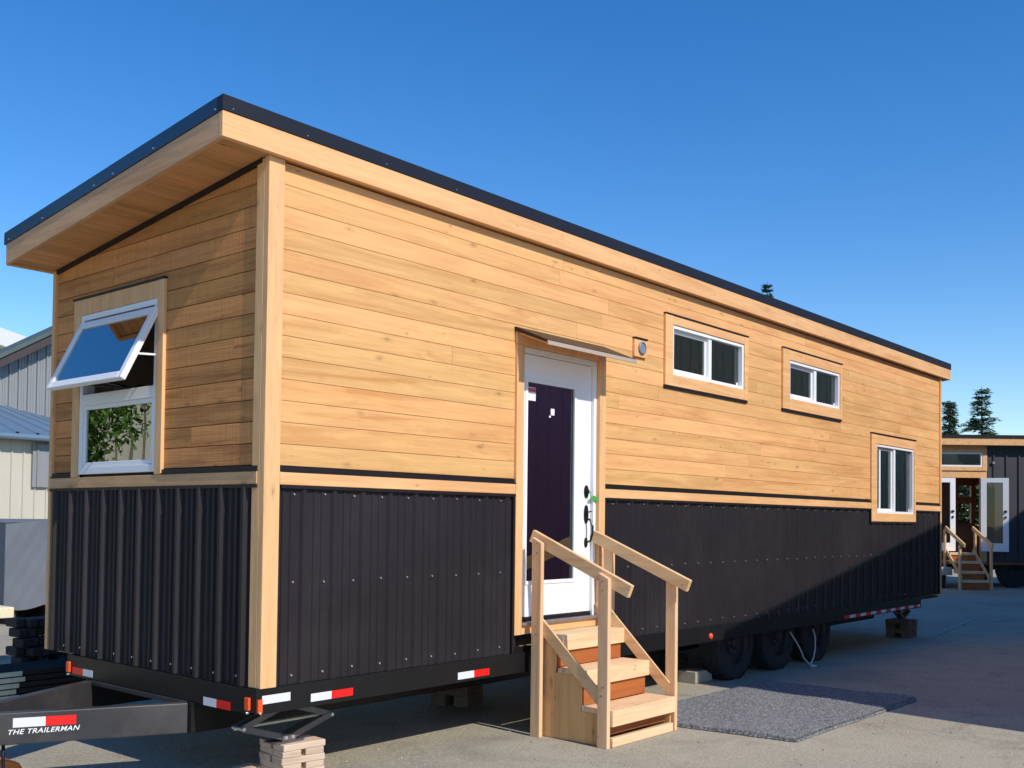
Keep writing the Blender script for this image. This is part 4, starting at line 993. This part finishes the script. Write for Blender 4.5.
# ---------------------------------------------------------------- trees
def conifer(x, y, h, rad, seed, label, group, zlow=.15, sparse=1.0, fine=.98):
    rnd = random.Random(seed); t = empty('conifer_tree', (x, y, 0), label, 'tree', group)
    mb = MB(); mb.tube([(x, y, 0), (x + .05, y, h * .5), (x, y, h)], [h * .018, h * .011, .01], 8); mb.build('trunk', 'bark', t, base=(x, y, 0), smooth=True)
    mb = MB(); z = h * zlow
    while z < h * .985:
        k = (h - z) / h; n = max(3, int(rnd.uniform(4, 7) * sparse))
        for b in range(n):
            a = rnd.uniform(0, 2 * PI); L_ = rad * (k ** .75) * rnd.uniform(.55, 1.15) * (1.25 if rnd.random() < .08 else 1); droop = rnd.uniform(-.05, .35)
            d = Vector((math.cos(a), math.sin(a), 0)); s_ = Vector((-d.y, d.x, 0)); m_ = max(4, int(L_ / (h * .008)))
            for i in range(m_):
                f = (i + rnd.random()) / m_
                p = Vector((x, y, z)) + d * L_ * f + Vector((0, 0, -droop * L_ * f * f + .12 * L_ * f))
                for q in range(9):
                    w = h * .026 * fine * (1.15 - f * .6) * rnd.uniform(.6, 1.4); o1 = p + s_ * rnd.uniform(-1, 1) * w * 1.6 + Vector((0, 0, rnd.uniform(-.4, .5) * w))
                    e1 = d * w * rnd.uniform(.6, 1.4) + s_ * rnd.uniform(-.5, .5) * w + Vector((0, 0, rnd.uniform(-.5, .3) * w)); e2 = s_ * w * rnd.uniform(.25, .5) + Vector((0, 0, rnd.uniform(-.3, .3) * w))
                    n0 = len(mb.v); mb.v += [tuple(o1), tuple(o1 + e1), tuple(o1 + e2)]; mb.f.append((n0, n0 + 1, n0 + 2)); mb.m.append(0); mb.t.append(min(1, max(0, rnd.gauss(.45, .25))))
        z += h * rnd.uniform(.018, .032) / max(.6, sparse)
    mb.build('crown', 'needles', t, base=(x, y, 0))
conifer(58.0, 14.65, 8.75, 1.75, 11, 'narrow dark conifer beyond the farther house, nearest the cedar wall', 'conifers beyond the yard')
conifer(59.3, 13.25, 9.6, 2.9, 12, 'taller ragged conifer beyond the farther house, right of the narrow one', 'conifers beyond the yard', sparse=.85)
conifer(57.4, 15.9, 6.6, 1.9, 14, 'low bushy conifer half hidden by the cedar wall corner', 'conifers beyond the yard')
conifer(51.1, 22.6, 15.5, 2.4, 13, 'lone conifer tip showing above the long roof edge', 'conifers beyond the yard', fine=.4, zlow=.5, sparse=1.3)
conifer(62, 10.9, 6.65, 1.3, 15, 'tiny conifer tip above the farther roof, rightmost', 'conifers beyond the yard')
def broad(x, y, h, rad, seed, label):
    rnd = random.Random(seed); t = empty('leafy_tree', (x, y, 0), label, 'tree', 'leafy trees left of the yard')
    mb = MB(); mb.tube([(x, y, 0), (x + .1, y, h * .3), (x, y + .1, h * .62)], [h * .03, h * .022, h * .012], 10)
    cl = []
    for k in range(34):
        a = rnd.uniform(0, 2 * PI); r = rad * rnd.uniform(.1, .85); z = h * rnd.uniform(.28, .93); r *= math.sin(min(1, max(.15, (1 - abs(z / h - .55) / .55))) * PI / 2)
        c = Vector((x + r * math.cos(a), y + r * math.sin(a), z)); cl.append((c, rad * rnd.uniform(.22, .42))); mb.tube([(x, y, h * rnd.uniform(.2, .55)), tuple(c)], [h * .010, h * .003], 6)
    mb.build('trunk', 'bark', t, base=(x, y, 0), smooth=True)
    mb = MB()
    for c, r in cl:
        for k in range(1500):
            d = Vector((rnd.gauss(0, 1), rnd.gauss(0, 1), rnd.gauss(0, .8))); d.normalize(); p = c + d * r * rnd.uniform(.45, 1.1)
            e1 = Vector((rnd.gauss(0, 1), rnd.gauss(0, 1), rnd.gauss(0, 1))).normalized() * .10; e2 = Vector((rnd.gauss(0, 1), rnd.gauss(0, 1), rnd.gauss(0, 1))).normalized() * .055
            n0 = len(mb.v); mb.v += [tuple(p), tuple(p + e1), tuple(p + e1 + e2), tuple(p + e2)]; mb.f.append((n0, n0 + 1, n0 + 2, n0 + 3)); mb.m.append(0); mb.t.append(rnd.random())
    mb.build('crown', 'leaves', t, base=(x, y, 0))
broad(-3.9, 13.3, 7.0, 2.5, 21, 'leafy tree between the grey metal shed and the cream shed')
broad(-3.5, 21, 9.0, 3.6, 22, 'tallest leafy tree behind the gap between the two sheds')
broad(-19, 14, 6.5, 2.6, 23, 'low leafy tree beyond the far end of the cream shed')

# ---------------------------------------------------------------- ground
m, nt, b, out = new_mat('worn_yard_paving'); M['ground'] = m; L = nt.links.new
v = coords(nt, (1, 1, 1), tone=False)
n_big = noise(nt, v, .35, 5, .6); n_mid = noise(nt, v, 2.6, 6, .65, .6); n_fine = noise(nt, v, 38, 5, .8); n_vf = noise(nt, v, 120, 3, .7)
c = ramp(nt, n_big, [(.35, (.345, .31, .235)), (.6, (.44, .40, .305))]).outputs[0]
c = mixc(nt, c, (.255, .225, .175), math_n(nt, 'MULTIPLY', ramp(nt, n_mid, [(.5, (0, 0, 0)), (.72, (1, 1, 1))]).outputs[0], .55))
c = mixc(nt, c, (.60, .56, .45), math_n(nt, 'MULTIPLY', ramp(nt, n_fine, [(.50, (0, 0, 0)), (.62, (1, 1, 1))]).outputs[0], .75))
c = mixc(nt, c, (.10, .095, .085), math_n(nt, 'MULTIPLY', ramp(nt, n_vf, [(.50, (0, 0, 0)), (.64, (1, 1, 1))]).outputs[0], .75))
n_st = noise(nt, v, .9, 3, .5, 1.2)
c = mixc(nt, c, (.19, .17, .145), math_n(nt, 'MULTIPLY', ramp(nt, n_st, [(.58, (0, 0, 0)), (.80, (1, 1, 1))]).outputs[0], .4))
tw_ = N(nt, 'ShaderNodeVectorMath', operation='ADD'); ns_ = N(nt, 'ShaderNodeTexNoise'); ns_.inputs['Scale'].default_value = 1.6; L(v, ns_.inputs['Vector']); L(v, tw_.inputs[0]); L(ns_.outputs['Color'], tw_.inputs[1])
cr_ = N(nt, 'ShaderNodeTexVoronoi', feature='DISTANCE_TO_EDGE'); cr_.inputs['Scale'].default_value = .33; L(tw_.outputs[0], cr_.inputs['Vector'])
c = mixc(nt, c, (.12, .105, .085), math_n(nt, 'MULTIPLY', ramp(nt, cr_.outputs['Distance'], [(.0, (1, 1, 1)), (.0045, (.8, .8, .8)), (.009, (0, 0, 0))]).outputs[0], .16))
L(c, b.inputs['Base Color']); b.inputs['Roughness'].default_value = .9; b.inputs['Specular IOR Level'].default_value = .2
bp = N(nt, 'ShaderNodeBump'); bp.inputs['Strength'].default_value = .5; bp.inputs['Distance'].default_value = .006
L(math_n(nt, 'ADD', n_fine, math_n(nt, 'MULTIPLY', n_vf, .5)), bp.inputs['Height']); L(bp.outputs[0], b.inputs['Normal'])
mb = MB(); G = 600; mb.face([(-G, -G, 0), (G, -G, 0), (G, G, 0), (-G, G, 0)]); o = mb.build('ground', 'ground'); tag(o, kind='structure')
# faint painted lines
M['paint'] = plain('faded_pale_paint', (.36, .44, .44), .8, 0, .2, .3, 9)
mb = MB()
for a, e in (((8.2, 2.55), (19.5, -1.75)), ((11.2, .05), (15.0, .55))):
    a, e = Vector((*a, .004)), Vector((*e, .004)); d = (e - a).normalized(); s_ = Vector((-d.y, d.x, 0)) * .018
    if e.x < 16: a.z = e.z = .008
    mb.face([a - s_, e - s_, e + s_, a + s_])
o = mb.build('painted_line', 'paint'); tag(o, kind='structure')
# loose grit
rnd = random.Random(77); mb = MB()
for k in range(3200):
    x = rnd.uniform(-2.5, 9); y = rnd.uniform(-3.4, 1.5) if x < 6 else rnd.uniform(-2.5, 2); r = rnd.choice([.003, .004, .005, .006, .009]) * rnd.uniform(.7, 1.2)
    P = [(x + r * rnd.uniform(.7, 1.2), y, r * .3), (x, y + r, r * .3), (x - r, y, r * .3), (x, y - r * rnd.uniform(.6, 1.2), r * .3), (x, y, r * rnd.uniform(.8, 1.3))]
    mb.mesh(P, [(0, 1, 4), (1, 2, 4), (2, 3, 4), (3, 0, 4)], 0, rnd.random())
m, nt, b, out = new_mat('grit_stone'); M['grit'] = m; at = N(nt, 'ShaderNodeAttribute', attribute_name='tone'); r = ramp(nt, at.outputs['Fac'], [(0, (.12, .10, .08)), (.6, (.40, .36, .28)), (1, (.62, .55, .38))]); nt.links.new(r.outputs[0], b.inputs['Base Color']); b.inputs['Roughness'].default_value = .9
o = mb.build('loose_grit', 'grit'); tag(o, 'fine loose grit scattered over the yard surface', 'grit', kind='stuff')

# ---------------------------------------------------------------- light, sky, camera
K = .10; TANEL = .82
sd = Vector((K, 1, -TANEL)).normalized()             # travel direction of sunlight
el = math.asin(-sd.z); az = math.atan2(-sd.x, -sd.y)
su = bpy.data.lights.new('sun', 'SUN'); su.energy = 4.2; su.angle = math.radians(.53); su.color = (1, .93, .82)
so = bpy.data.objects.new('sun', su); COL.objects.link(so); so.rotation_euler = sd.to_track_quat('-Z', 'Y').to_euler()
w = bpy.data.worlds.new('World'); scene.world = w; w.use_nodes = True; nt = w.node_tree
sky = nt.nodes.new('ShaderNodeTexSky'); sky.sky_type = 'NISHITA'; sky.sun_disc = False; sky.sun_elevation = el; sky.sun_rotation = az
sky.air_density = 1.0; sky.dust_density = .1; sky.ozone_density = 2.5; sky.altitude = 0
hs = nt.nodes.new('ShaderNodeHueSaturation'); hs.inputs['Saturation'].default_value = 1.38; hs.inputs['Hue'].default_value = .508; hs.inputs['Value'].default_value = 1.13; nt.links.new(sky.outputs[0], hs.inputs['Color']); nt.links.new(hs.outputs[0], nt.nodes['Background'].inputs[0]); nt.nodes['Background'].inputs[1].default_value = .15
cam = bpy.data.cameras.new('camera'); co = bpy.data.objects.new('camera', cam); COL.objects.link(co)
fw = Vector((0.76025232, 0.64901769, 0.02815051)); r = Vector((0.64899143, -0.76071177, 0.01130176)); u = Vector((-0.02874946, -0.00967725, 0.9995398))
mt = Matrix((r, u, -fw)).transposed().to_4x4(); mt.translation = Vector((-3.5363700, -4.8783453, 1.5684820)); co.matrix_world = mt
cam.sensor_width = 36; cam.lens = 1036.7525 / 1024 * 36; cam.shift_x = 0; cam.shift_y = (490.712 - 384) / 1024; cam.clip_end = 2000; cam.clip_start = .05
scene.camera = co
scene.render.engine = 'CYCLES'
scene.view_settings.view_transform = 'Standard'; scene.view_settings.look = 'None'; scene.view_settings.gamma = 1; scene.view_settings.exposure = 0.0
